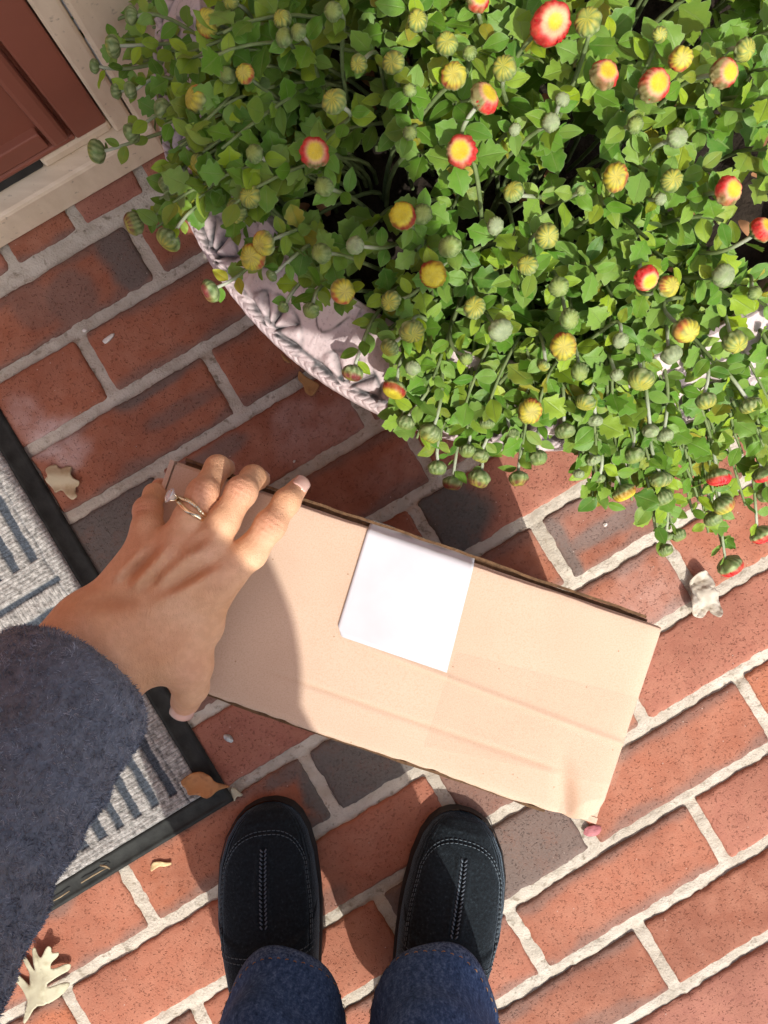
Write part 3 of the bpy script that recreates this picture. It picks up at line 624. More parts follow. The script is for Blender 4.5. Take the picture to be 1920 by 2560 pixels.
# shoots hanging outside the picture so that the bush is whole
for j in range(150):
    a = rng.uniform(-.3, 3.6); rho = PR*rng.uniform(.3, 1.02); p = np.array([PCX + rho*math.cos(a), PCY + rho*math.sin(a), 0]); p[2] = canopy_z(p) - rng.uniform(0, .04)
    u = p - np.array([0, 0, CAMH]); 
    if abs(u[0]/u[2]) < .52 and abs(u[1]/u[2]) < .69: continue
    out = np.array([math.cos(a), math.sin(a), 0]); q0 = np.array([PCX, PCY, .21]) + out*min(rho*.6, .74*PR)
    leafy_stem(bez(q0, q0 + np.array([0, 0, .08]), p - out*.03, p, 10), .0017, .001, 9, .026, .017, .3)
m = M('leaf_blade'); hue = m.attr('hue')[2]; ye = m.attr('yel')[2]; uv = m.n('SeparateXYZ', {0: m.co('UV')}).outputs
ux = m.math('ABSOLUTE', m.math('SUBTRACT', uv[0], .5)); mid = m.ramp(ux, [(.0, 1.0), (.045, 0.0)])
vein = m.math('ABSOLUTE', m.math('SINE', m.math('SUBTRACT', m.math('MULTIPLY', uv[1], 22.0), m.math('MULTIPLY', ux, 26.0)))); vn = m.ramp(vein, [(0, .6), (.16, 0.0)])
n1 = m.noise(150, 4); geo = m.n('NewGeometry').outputs['Backfacing']
base = m.ramp(hue, [(0, (.055, .165, .018)), (.35, (.105, .255, .020)), (.7, (.160, .295, .055)), (1, (.28, .42, .016))])
base = m.mix(m.ramp(n1, [(.4, .0), (.8, .45)]), base, (.19, .31, .045))
base = m.mix(m.math('MULTIPLY', ye, m.ramp(n1, [(.3, .4), (.6, 1.0)])), base, (.34, .30, .030))
base = m.mix(m.math('MAXIMUM', m.math('MULTIPLY', mid, .55), m.math('MULTIPLY', vn, .5)), base, (.20, .29, .085))
base = m.mix(m.ramp(ux, [(.455, 0.0), (.49, .55)]), base, (.24, .31, .15))
base = m.mix(geo, base, m.mix(.55, base, (.17, .225, .11)))
hgt = m.math('ADD', m.math('MULTIPLY', m.math('MAXIMUM', mid, vn), -.8), n1)
m.set(base=base, rough=.48, spec=.32, normal=m.bump(hgt, .35, .0010))
tr = m.n('BsdfTranslucent', {'Color': m.mix(.5, base, (.30, .42, .03))}); mx = m.n('MixShader', {0: .22}); m.t.links.new(m.b.outputs[0], mx.inputs[1]); m.t.links.new(tr.outputs[0], mx.inputs[2]); m.t.links.new(mx.outputs[0], m.out.inputs[0])
mk('foliage', np.concatenate(LV), np.concatenate(LF), m.m, plant, uv=np.concatenate(LUV), attrs={'hue': np.concatenate(LH), 'yel': np.concatenate(LY)})
m = M('stem_downy'); sb_ = m.ramp(m.noise(120), [(.3, (.11, .165, .055)), (.7, (.19, .245, .10))]); stem_m = m.set(base=m.mix(m.attr('neck')[2], sb_, (.40, .43, .34)), rough=.75, normal=m.bump(m.noise(700, 3), .3, .0006)).m
mk('stems', np.concatenate(SV), np.concatenate(SF), stem_m, plant, attrs={'neck': np.concatenate(SC)})
print('leaves', ln//(NLS*NLW))
# dry leaf litter lying on the soil
LTV, LTF = [], []; n0 = 0
for i in range(170):
    a, rr_ = rng.uniform(0, 6.28), PR*.78*math.sqrt(rng.random()); L = rng.uniform(.008, .02); t = np.linspace(0, 1, 6); x = np.linspace(-1, 1, 4); TT, XX = np.meshgrid(t, x, indexing='ij')
    w_ = L*.3*np.sin(np.pi*(.08 + .88*TT)); yaw = rng.uniform(0, 6.28); cu = rng.uniform(-1, 1.2)
    lx, ly = TT*L, XX*w_; lz = cu*L*(TT - .5)**2 + rng.uniform(.2, 1)*ly**2/L + .002
    V = np.stack([lx*math.cos(yaw) - ly*math.sin(yaw) + rr_*math.cos(a), lx*math.sin(yaw) + ly*math.cos(yaw) + rr_*math.sin(a), lz + .222 + rng.uniform(0, .02)], -1).reshape(-1, 3)
    LTV.append(V); LTF.append(grid_faces(4, 6) + n0); n0 += 24
o = mk('leaf_litter', np.concatenate(LTV), np.concatenate(LTF), simple('dead_leaf', (.26, .13, .06), .8, .5, 60, .4, .001, 200)); o.location = tuple(POT); tag(o, 'dry brown leaf litter lying on the soil in the pot', 'leaf litter', kind='stuff')
# ================================================================= CARDBOARD BOX
ZB = .300
cTL, cTR, cBR = at(381, 993, ZB), at(1435, 1352, ZB), at(1279, 1786, ZB)
e1 = (cTR - cTL); e2 = cBR - cTR; BLn, BWd = np.linalg.norm(e1), np.linalg.norm(e2); e1 /= BLn
e2 = e2 - e1*(e2 @ e1); e2 /= np.linalg.norm(e2)
box = empty('cardboard_box', tuple(cTL + e1*BLn/2 + e2*BWd/2 - [0, 0, ZB])); bo = np.array(box.location)
def bx(u, w, z): return cTL*[1, 1, 0] + e1*u + e2*w + np.array([0, 0, z]) - bo
m = M('kraft_card'); n1 = m.noise(1300, 2); n2 = m.noise(16, 3); n3 = m.noise(500, 4)
base = m.ramp(n2, [(.3, (.56, .41, .305)), (.7, (.61, .455, .345))])
base = m.mix(m.ramp(n1, [(.32, .55), (.55, 0.0)]), base, (.47, .325, .22)); base = m.mix(m.ramp(m.noise(500, 4, m.co(scale=(1, 3, 1))), [(.55, 0.0), (.75, .35)]), base, (.66, .52, .41))
base = m.mix(m.ramp(m.n('TexVoronoi', {'Vector': m.co(), 'Scale': 95.0}).outputs['Distance'], [(.035, .75), (.055, 0.0)]), base, (.30, .17, .09))
st_ = m.attr('crease_brown')[2]; base = m.mix(m.math('MULTIPLY', st_, .55), base, (.36, .18, .08))
kraft = m.set(base=base, rough=.75, spec=.2, normal=m.bump(m.math('ADD', n3, m.math('MULTIPLY', m.noise(60, 2), .6)), .12, .0008)).m
kraft_shaded = simple('kraft_shade', (.12, .068, .034), .9, .35, 300, .5, .001, 500)  # darkened copy of the kraft, paints the shade onto the flap lips
# walls with an open top
wl = MB(); T_ = .0035
wl.box((0, .0012, .002), (BLn, .0012 + T_, ZB - .0035), bx); wl.box((0, BWd - T_ - .0012, .002), (BLn, BWd - .0012, ZB - .0035), bx)
wl.box((.0005, T_ + .0012, .002), (T_, BWd - T_ - .0012, ZB - .006), bx); wl.box((BLn - T_, T_ + .0012, .002), (BLn - .0005, BWd - T_ - .0012, ZB - .004), bx)
wl.box((T_, T_ + .0012, .002), (BLn - T_, BWd - T_ - .0012, .006), bx)
wl.build('walls', kraft, box)
# the lid: one panel, softly dented, its raw edge showing along both long sides
nu, nw = 260, 110
us = np.linspace(0, 1, nu); ws = np.linspace(0, 1, nw); U, Wm = np.meshgrid(us, ws); U = U.ravel(); Wm = Wm.ravel()
uu = U*BLn; ww = Wm*BWd
edn = .0008*fbm(np.c_[uu, ww*0], .02, 3)
ww = ww + np.where(Wm > .9, (Wm - .9)*10*(edn + .0006*vnoise(np.c_[uu, uu*0], .006)), 0) + np.where(Wm < .06, (.06 - Wm)/.06*(.0022 - .6*edn), 0)
cornr = np.hypot(BLn - uu, BWd - ww); cut = np.clip(1 - cornr/.016, 0, 1); ww = ww - cut*.0035; uu = uu - cut*.002
dent = -.0034*np.exp(-(((BLn - uu) - .020 - .35*(BWd - ww))/.0055)**2)*sstep(.045, .0, BWd - ww)
crease = .0008*np.exp(-((ww - .062 - .01*(uu/BLn))/.0016)**2)*sstep(.42, .55, uu/BLn) - .0005*np.exp(-((ww - .098)/.0014)**2)*sstep(.25, .4, uu/BLn)*(1 - sstep(.85, .93, uu/BLn))
zz = ZB + dent + crease - .0022*np.exp(-np.abs(BLn - uu)/.004) - .0016*np.exp(-ww/.0022) - .0012*np.exp(-(BWd - ww)/.0016) + .0006*fbm(np.c_[uu, ww], .08, 2) - .0035*cut
crease_brown = np.exp(-(((BLn - uu) - .013 - .42*(BWd - ww))/.0042)**2)*sstep(.040, .012, BWd - ww)*.55 + .30*np.exp(-((ww - .098)/.0013)**2)*sstep(.25, .4, uu/BLn)*(1 - sstep(.85, .93, uu/BLn)) + .25*np.exp(-((ww - .064 - .01*(uu/BLn))/.0012)**2)*sstep(.42, .55, uu/BLn)  # browner streak by the dented corner and along the two lid creases
V = np.array(cTL*[1, 1, 0]) + np.outer(uu, e1) + np.outer(ww, e2) + np.c_[np.zeros(len(uu)), np.zeros(len(uu)), zz] - bo
lid = mk('lid_panel', V, grid_faces(nu, nw)[:, ::-1], kraft, box, attrs={'crease_brown': crease_brown})
so_ = lid.modifiers.new('thick', 'SOLIDIFY'); so_.thickness = .0028; so_.offset = -1
# raw corrugated edges and tucked flap lips
fl = MB()
def wavy(w0, w1, z0, z1, u0, u1, n=90, amp=.0005, seed=0):
    t = np.linspace(u0, u1, n); j = amp*fbm(np.c_[t, t*0 + seed], .02, 3)
    for i in range(n - 1):
        V = np.array([bx(t[i], w0 + j[i], z0), bx(t[i+1], w0 + j[i+1], z0), bx(t[i+1], w1 + j[i+1], z0), bx(t[i], w1 + j[i], z0), bx(t[i], w0 + j[i], z1), bx(t[i+1], w0 + j[i+1], z1), bx(t[i+1], w1 + j[i+1], z1), bx(t[i], w1 + j[i], z1)])
        fl.add(V, [(4, 5, 6, 7), (0, 4, 7, 3), (1, 2, 6, 5), (0, 1, 5, 4), (3, 7, 6, 2)])
wavy(-.0028, -.0012, ZB - .030, ZB - .0036, .004, BLn - .010, seed=1); wavy(-.0010, .0012, ZB - .030, ZB - .0064, .004, BLn - .008, seed=1); fl.build('flap_lip', kraft_shaded, box); fl = MB()
wavy(BWd + .0004, BWd + .0020, ZB - .020, ZB - .0045, .02, BLn - .03, seed=3)
fl.build('flap_lip', kraft_shaded, box)
f2 = MB(); f2.box((-.0032, .001, .004), (-.0006, BWd*.995, ZB + .0006), bx); f2.build('end_flap', kraft, box)
# adhesive label wrapped over the far edge
lt = [at(x, y, ZB + .001) for x, y in ((797, 1136), (1027, 1212), (965, 1453), (742, 1388), (730, 1366))]
L2 = [((p - cTL) @ e1, (p - cTL) @ e2) for p in lt]
m = M('label_paper'); lab_m = m.set(base=m.ramp(m.noise(40, 3), [(.3, (.54, .54, .575)), (.7, (.59, .59, .625))]), rough=.45, spec=.35, normal=m.bump(m.noise(55, 3), .10, .0015)).m
u0, u1 = L2[0][0], L2[1][0]; ub0, ub1, wb = L2[4][0] - .001, L2[2][0], L2[2][1]
nl, nk = 40, 34; s = np.linspace(0, 1, nl); k = np.linspace(-.17, 1, nk); Sg, Kg = np.meshgrid(s, k); Sg = Sg.ravel(); Kg = Kg.ravel(); Kg = np.minimum(Kg, 1 - .085*np.clip(1 - Sg/.055, 0, 1)); kp = np.clip(Kg, 0, 1)
ul = (u0 + (ub0 - u0)*kp); ur = (u1 + (ub1 - u1)*kp); uq = ul + (ur - ul)*Sg; wtop = .0024; wq = wtop + (wb - wtop)*kp
zq = ZB + .0009 - .0016*np.exp(-wq/.0022) + .0006*fbm(np.c_[uq, wq], .08, 2) - .0003*np.exp(-wq/.006) + .00045*np.exp(-wq/.004)
ng = Kg < 0; dn = -Kg*.17*0 + np.where(ng, -Kg, 0)
sd = dn/.17; wq = np.where(ng, .0024 - .0056*sd - .0004*fbm(np.c_[uq, dn*.1], .01, 2)*sd, wq); zq = np.where(ng, ZB - .0009 - .0075*sd**.85, zq)
V = np.array(cTL*[1, 1, 0]) + np.outer(uq, e1) + np.outer(wq, e2) + np.c_[np.zeros(len(uq)), np.zeros(len(uq)), zq] - bo
lb = mk('label', V, grid_faces(nl, nk)[:, ::-1], lab_m, box); lb['label'] = 'blank white paper label folded over the far edge'
so_ = lb.modifiers.new('thick', 'SOLIDIFY'); so_.thickness = .0002; so_.offset = 1
# clear tape laid over the lid
m = M('clear_tape'); m.set(base=(.66, .50, .38), rough=.25, spec=.5); trn = m.n('BsdfTransparent', {}); mx = m.n('MixShader', {0: .10}); m.t.links.new(trn.outputs[0], mx.inputs[1]); m.t.links.new(m.b.outputs[0], mx.inputs[2]); m.t.links.new(mx.outputs[0], m.out.inputs[0]); tape_m = m.m
tp = [at(x, y, ZB) for x, y in ((985, 1408), (1395, 1512), (1330, 1700), (915, 1612))]
tu = [((p - cTL) @ e1, (p - cTL) @ e2) for p in tp]
s = np.linspace(0, 1, 60); Sg, Kg = np.meshgrid(s, np.linspace(0, 1, 24)); Sg = Sg.ravel(); Kg = Kg.ravel()
tb = lambda i: (tu[0][i]*(1-Sg) + tu[1][i]*Sg)*(1-Kg) + (tu[3][i]*(1-Sg) + tu[2][i]*Sg)*Kg
uq, wq = tb(0), tb(1)
crz = .0006*np.exp(-((wq - .062 - .01*(uq/BLn))/.0016)**2)*sstep(.42, .55, uq/BLn) - .0005*np.exp(-((wq - .098)/.0014)**2)*(1 - sstep(.85, .93, uq/BLn))
zq = ZB + .00045 + crz + .0006*fbm(np.c_[uq, wq], .08, 2) - .0022*np.exp(-np.abs(BLn - uq)/.004)
V = np.array(cTL*[1, 1, 0]) + np.outer(uq, e1) + np.outer(wq, e2) + np.c_[np.zeros(len(uq)), np.zeros(len(uq)), zq] - bo
mk('tape', V, grid_faces(60, 24)[:, ::-1], tape_m, box)
tag(box, 'tall brown cardboard box with a blank white label, held from above by a hand', 'cardboard box')
# ================================================================= PERSON
hc = crop(100, 1120, 700/1659)
def H(cx, cy, z): return at(*hc(cx, cy), z)
WR = H(385, 1150, .327)
FING = { # name: [(cx, cy, z, r mm)...] from knuckle to tip
 'index': [(1085, 735, .3300, 10.2), (1245, 622, .3300, 8.8), (1365, 458, .3292, 7.6), (1462, 318, .3225, 7.1), (1532, 230, .3110, 5.6)],
 'middle': [(965, 610, .3330, 10.2), (1085, 440, .3340, 8.3), (1195, 258, .3300, 7.5), (1262, 178, .3110, 7.0), (1302, 188, .2900, 6.2)],
 'ring': [(790, 600, .3320, 9.6), (890, 412, .3330, 8.5), (966, 270, .3305, 7.6), (1052, 118, .3120, 6.9), (1096, 122, .2890, 6.1)],
 'pinky': [(630, 605, .3270, 9.2), (637, 470, .3245, 8.2), (640, 372, .3170, 7.0), (678, 275, .3010, 5.9), (708, 232, .2870, 5.0)],
 'thumb': [(640, 1200, .3240, 15.0), (800, 1215, .3230, 13.0), (893, 1300, .3225, 11.2), (892, 1412, .3140, 9.8), (862, 1500, .2960, 8.6)]}
FJ = {k: [H(x, y, z) for x, y, z, r in v] for k, v in FING.items()}
META = [('index', 12.0), ('middle', 11.5), ('ring', 11.0), ('pinky', 11.0)]
wr_off = {'index': (480, 1120), 'middle': (430, 1105), 'ring': (370, 1085), 'pinky': (305, 1060)}
def hand_sdf(P):
    d = np.full(len(P), 1.0)
    Pz = P.copy()
    palm = np.full(len(P), 1.0)
    for nm, r in META:
        w = H(*wr_off[nm], .326); palm = smin(palm, cap_sdf(P, w, FJ[nm][0] - [0, 0, .001], .0125, r/1000 - .0006), .013)
    palm = smin(palm, cap_sdf(P, H(560, 1190, .322), FJ['thumb'][1], .014, .013), .016)
    palm = smin(palm, cap_sdf(P, H(700, 1020, .320), H(1010, 870, .322), .012, .010), .014)
    palm = smin(palm, cap_sdf(P, H(700, 1130, .321), H(930, 1010, .320), .012, .008), .014)
    palm = smin(palm, cap_sdf(P, H(800, 1180, .322), H(985, 1080, .319), .0105, .0062), .014)
    for a, b in (('index', 'middle'), ('middle', 'ring'), ('ring', 'pinky')):
        A_, B_ = FJ[a][0], FJ[b][0]; M_ = A_*.5 + B_*.5 - [0, 0, .004]; M_ = M_ + (WR - M_)*.20; palm = smin(palm, cap_sdf(P, M_, H(640, 960, .322), .0075, .010), .010)
    # wrist and forearm, flatter than wide
    w2 = at(128, 1514, .343)
    ax = (w2 - WR)/np.linalg.norm(w2 - WR); side = np.cross(ax, [0, 0, 1]); side /= np.linalg.norm(side)
    for sg in (-1, -.33, .33, 1):
        o = side*sg*.0135; palm = smin(palm, cap_sdf(P, WR + o, w2 + o*1.05, .0155, .0175), .016)
    for sg in (-1, 1):
        o = side*sg*.012; palm = smin(palm, cap_sdf(P, w2 + o, at(-310, 2062, .43) + o*1.3, .0175, .022), .02)
    d = palm.copy()
    for nm, pts in FJ.items():
        r = [q[3]/1000 for q in FING[nm]]; f = np.full(len(P), 1.0)
        for i in range(len(pts) - 1): f = smin(f, cap_sdf(P, pts[i], pts[i+1], r[i], r[i+1]), .0035)
        # knuckle swelling and a slight waist on each phalanx
        if nm != 'thumb': f = smin(f, np.linalg.norm(P - pts[2] - [0, 0, .0005], axis=1) - r[2]*1.01, .004)
        mask = np.linalg.norm(P - pts[0], axis=1)
        d = smin(d, smin(palm, f, .007 if nm != 'thumb' else .011), .0010)
    return d
def seg2(P, a, b):
    a = a[:2]; b = b[:2]; d = b - a; t = np.clip(((P[:, :2] - a) @ d)/(d @ d), 0, 1); return np.linalg.norm(P[:, :2] - a - t[:, None]*d, axis=1), t
TEND = [((1075, 715), (640, 935), 1.2, 4.0), ((960, 600), (690, 800), 2.0, 3.6), ((785, 600), (560, 860), 1.6, 3.6), ((625, 610), (440, 800), 1.2, 3.4)]
VALL = [((1040, 690), (690, 890), 1.6, 3.4), ((870, 650), (590, 860), 1.3, 3.2), ((720, 600), (500, 800), 1.0, 3.0), ((1010, 520), (900, 640), 1.0, 3.0), ((320, 905), (640, 905), .9, 4.0)]
def hand_full(P):
    d = hand_sdf(P); top = P[:, 2] > .322
    for (a, b, amp, w) in TEND:
        q, t = seg2(P, H(*a, .335), H(*b, .335)); d = d - 2.1*top*amp/1000*np.exp(-(q*1000/w)**2)*sstep(1.0, .7, t)*(.5 + .5*sstep(0, .15, t))
    for (a, b, amp, w) in VALL:
        q, t = seg2(P, H(*a, .335), H(*b, .335)); d = d + 2.2*top*amp/1000*np.exp(-(q*1000/w)**2)*np.sin(np.pi*np.clip(t*.8 + .15, 0, 1))
    for nm, amp in (('index', .9), ('middle', 1.0), ('ring', .9), ('pinky', .8)):
        k = FJ[nm][0]; d = d - top*amp/1000*np.exp(-(np.linalg.norm(P[:, :2] - k[:2], axis=1)/.0062)**2)
    # ulna bump and creases over the middle joints
    d = d - .0012*np.exp(-(np.linalg.norm(P - H(300, 1010, .342), axis=1)/.008)**2)
    for nm in ('index', 'middle', 'ring', 'pinky'):
        p2 = FJ[nm][2]; ax = FJ[nm][2] - FJ[nm][1]; ax = ax/np.linalg.norm(ax); s = (P - p2) @ ax; near = np.exp(-(np.linalg.norm(P - p2 - [0, 0, .007], axis=1)/.0065)**2)
        d = d + .00055*near*np.cos(s*2*math.pi/.0031)
    return d
lo = np.minimum(H(40, 1600, .33), H(600, 60, .33)); hi = np.maximum(H(1600, 60, .3), H(600, 60, .3))
hv, hf = surfnet(hand_full, (-.235, -.165, .268), (max(FJ['index'][4][0], 0) - 0 + .02 if FJ['index'][4][0] > 0 else FJ['index'][4][0] + .02, FJ['middle'][3][1] + .02, .40), .00125)
m = M('skin'); red = m.attr('red')[2]; n1 = m.noise(35, 4); n2 = m.noise(700, 3); n3 = m.noise(240, 3)
vo = m.n('TexVoronoi', {'Vector': m.co(), 'Scale': 900.0}, feature='DISTANCE_TO_EDGE').outputs[0]
base = m.ramp(n1, [(.3, (.68, .375, .205)), (.7, (.76, .475, .30))])
base = m.mix(m.math('MULTIPLY', red, .75), base, (.60, .27, .185))
base = m.mix(m.ramp(n3, [(.42, .22), (.62, 0.0)]), base, (.47, .235, .13))
dk_ = m.attr('fold')[2]; base = m.mix(dk_, base, (.47, .21, .095))  # shade painted into the skin colour between tendons and in knuckle creases
hg = m.math('ADD', m.math('MULTIPLY', m.ramp(vo, [(0, 0.0), (.25, 1.0)]), .5), m.math('ADD', n2, m.math('MULTIPLY', n3, .7)))
skin = m.set(base=base, rough=.5, spec=.34, sss=.03, normal=m.bump(m.noise(380, 3, m.co(scale=(1.6, .5, 1))), .35, .0012, m.bump(hg, .4, .0008))).m
m.b.inputs['Subsurface Radius'].default_value = (.9, .35, .2); m.b.inputs['Subsurface Scale'].default_value = .004
redv = np.zeros(len(hv))
for nm in FJ:
    redv = np.maximum(redv, np.exp(-(np.linalg.norm(hv - FJ[nm][2] - [0, 0, .006], axis=1)/.008)**2)*.9)
    redv = np.maximum(redv, np.exp(-(np.linalg.norm(hv - FJ[nm][4], axis=1)/.011)**2)*.8)
    redv = np.maximum(redv, np.exp(-(np.linalg.norm(hv - FJ[nm][0] - [0, 0, .009], axis=1)/.009)**2)*.4)
fold_shade = np.zeros(len(hv))
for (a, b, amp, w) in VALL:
    q, t = seg2(hv, H(*a, .335), H(*b, .335)); fold_shade = np.maximum(fold_shade, .6*np.exp(-(q*1000/w)**2)*np.sin(np.pi*np.clip(t*.85 + .1, 0, 1))*(hv[:, 2] > .322))
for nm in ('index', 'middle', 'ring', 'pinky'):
    ax = FJ[nm][2] - FJ[nm][1]; ax = ax/np.linalg.norm(ax); s = (hv - FJ[nm][2]) @ ax; near = np.exp(-(np.linalg.norm(hv - FJ[nm][2] - [0, 0, .007], axis=1)/.0065)**2); fold_shade = np.maximum(fold_shade, .55*near*(.5 + .5*np.cos(s*2*math.pi/.0031))**2)
# rest of the body, mostly inside clothes and behind the camera
J = {k: np.array(v, float) for k, v in dict(ankL=(-.080, -.415, .09), ankR=(.045, -.42, .09), kneL=(-.083, -.43, .45), kneR=(.034, -.43, .45), hipL=(-.092, -.46, .80), hipR=(.008, -.46, .80), pel=(-.053, -.47, .85), chest=(-.058, -.21, .975), shL=(-.180, -.180, .86), shR=(.100, -.16, .93), elL=(-.228, -.212, .465), elR=(.118, -.235, .80), haR=(.075, -.055, .805), neck=(-.03, -.07, 1.01), head=(-.03, .02, 1.04)).items()}
def arm_el(P, ri=0): return cap_sdf(P, J['elL'], J['shL'], .038 + ri, .048 + ri)
def core(P, ri=0):
    d = cap_sdf(P, J['pel'], J['chest'], .106 + ri, .104 + ri); d = smin(d, cap_sdf(P, J['chest'] + [-.06, .02, 0], J['chest'] + [.055, .02, 0], .10 + ri, .10 + ri), .06)
    d = smin(d, cap_sdf(P, J['chest'], J['shL'], .09 + ri, .052 + ri), .05); d = smin(d, cap_sdf(P, J['chest'], J['shR'], .09 + ri, .050 + ri), .05)
    d = smin(d, arm_el(P, ri), .03); d = smin(d, cap_sdf(P, J['shR'], J['elR'], .048 + ri, .036 + ri), .03); return d
def body_sdf(P):
    d = core(P); d = smin(d, cap_sdf(P, J['elR'], J['haR'] - [.01, .04, .01], .034, .022), .02); d = smin(d, cap_sdf(P, J['elL'], at(-310, 2062, .43), .036, .030), .02)
    d = smin(d, cap_sdf(P, J['chest'], J['neck'], .06, .05), .05); d = smin(d, cap_sdf(P, J['neck'], J['head'] - [0, .01, 0], .05, .052), .03)
    hx = J['head']; q = (P - hx - [0, .005, .02])/np.array([.072, .088, .098]); hd = (np.linalg.norm(q, axis=1) - 1)*.078; d = smin(d, hd, .03)
    d = smin(d, np.linalg.norm(P - hx - [0, .075, -.055], axis=1) - .030, .03)            # jaw
    d = smin(d, cap_sdf(P, hx + [0, .085, .02], hx + [0, .106, -.012], .008, .012), .012)   # nose
    d = smin(d, cap_sdf(P, hx + [-.016, .093, -.038], hx + [.016, .093, -.038], .006, .006), .006)
    for s in (-1, 1):
        d = np.maximum(d, -(np.linalg.norm(P - hx - [s*.030, .096, .016], axis=1) - .013)); d = smin(d, np.linalg.norm(P - hx - [s*.030, .078, .016], axis=1) - .0125, .003)
        d = smin(d, cap_sdf(P, hx + [s*.074, .0, .02], hx + [s*.076, .004, -.015], .011, .008), .006)
    h = J['haR']; d = smin(d, cap_sdf(P, h - [.01, .04, .01], h, .026, .028), .02)
    for i in range(4):
        b = h + [-.03 + .019*i, .012, .012]; k = b + [0, .032, .014]; t = k + [0, .012, -.022]; d = smin(d, np.minimum(cap_sdf(P, b, k, .009, .008), cap_sdf(P, k, t, .008, .0065)), .005)
    d = smin(d, cap_sdf(P, h + [-.025, -.01, 0], h + [-.048, .022, .004], .011, .008), .008)
    for s in 'LR':
        d = smin(d, cap_sdf(P, J['pel'], J['hip' + s], .09, .075), .05); d = smin(d, cap_sdf(P, J['hip' + s], J['kne' + s], .072, .050), .03); d = smin(d, cap_sdf(P, J['kne' + s], J['ank' + s], .046, .030), .03)
    return d
bv, bf = surfnet(body_sdf, (-.30, -.66, .04), (.24, .18, 1.19), .0085)
person = mk('person', np.concatenate([hv, bv]), np.concatenate([hf, bf + len(hv)]), skin, attrs={'red': np.concatenate([redv, np.zeros(len(bv))]), 'fold': np.concatenate([fold_shade, np.zeros(len(bv))])})
tag(person, 'person in slate fleece, dark jeans and navy suede slip-ons, gripping the box top', 'person')
# hair, out of the picture
hx = J['head'] + [0, .005, .02]
def hair_sdf(P):
    q = (P - hx + [0, .012, -.012])/np.array([.082, .092, .102]); d = (np.linalg.norm(q, axis=1) - 1)*.085
    d = smin(d, cap_sdf(P, hx + [0, -.08, 0], hx + [0, -.15, -.06], .045, .03), .04)
    return np.maximum(d, -(np.linalg.norm((P - hx - [0, .085, -.035])/[1.0, 1, 1.1], axis=1) - .080))
v, f = surfnet(hair_sdf, hx - [.13, .26, .16], hx + [.13, .15, .15], .006); mk('hair', v, f, simple('hair_brown', (.045, .025, .015), .55, .4, 200), person)
# fingernails
nail_m = simple('nail', (.72, .47, .40), .25, .08, 60, .05, .0002, 200, coat=.2)
def nail(c, axv, up, L, Wd, rad_):
    axv = axv/np.linalg.norm(axv); s = np.cross(axv, up); s /= np.linalg.norm(s); u = np.cross(s, axv)
    t = np.linspace(-1, 1, 11); x = np.linspace(-1, 1, 9); TT, XX = np.meshgrid(t, x, indexing='ij')
    wv = Wd/2*np.where(TT > .3, np.sqrt(np.clip(1 - ((TT - .3)/.75)**2, 0, 1))*.15 + .85, 1)*np.where(TT < -.5, np.sqrt(np.clip(1 - ((TT + .5)/.62)**2, 0, 1)), 1); X = XX*wv
    Z = np.sqrt(np.clip(rad_**2 - X**2, 0, None)) - rad_ - .0003*np.maximum(0, TT)**2 - .0006*TT**2
    V = c + (TT*L/2)[..., None]*axv + X[..., None]*s + Z[..., None]*u
    o = mk('fingernail', V.reshape(-1, 3), grid_faces(9, 11), nail_m, person); q = o.modifiers.new('t', 'SOLIDIFY'); q.thickness = .0006; q.offset = 0
ix = FJ['index']; axi = (ix[4] - ix[3])/np.linalg.norm(ix[4] - ix[3]); upi = np.array([.12, -.1, 1.0]); upi = upi - axi*(upi @ axi); upi /= np.linalg.norm(upi); nail(ix[3] + (ix[4] - ix[3])*.97 + upi*.0059, axi - upi*.12, upi, .0110, .0094, .0060)
tx = FJ['thumb']; axt = (tx[4] - tx[3])/np.linalg.norm(tx[4] - tx[3]); upt = np.array([-.15, -.75, .45]); upt = upt - axt*(upt @ axt); upt /= np.linalg.norm(upt); nail(tx[4] + axt*.0045 + upt*.0084, axt, upt, .0150, .0138, .0092)
for nm, L_, w_, rr_ in (('middle', .010, .0088, .0062), ('ring', .0098, .0085, .0061), ('pinky', .0082, .0070, .0050)):
    f = FJ[nm]; a_ = (f[4] - f[3])/np.linalg.norm(f[4] - f[3]); u_ = f[3] - f[2]; u_ = u_ - a_*(u_ @ a_); u_ /= np.linalg.norm(u_); nail(f[4] + a_*.001 + u_*(FING[nm][4][3]/1000 - .0002), a_, u_, L_, w_, rr_)
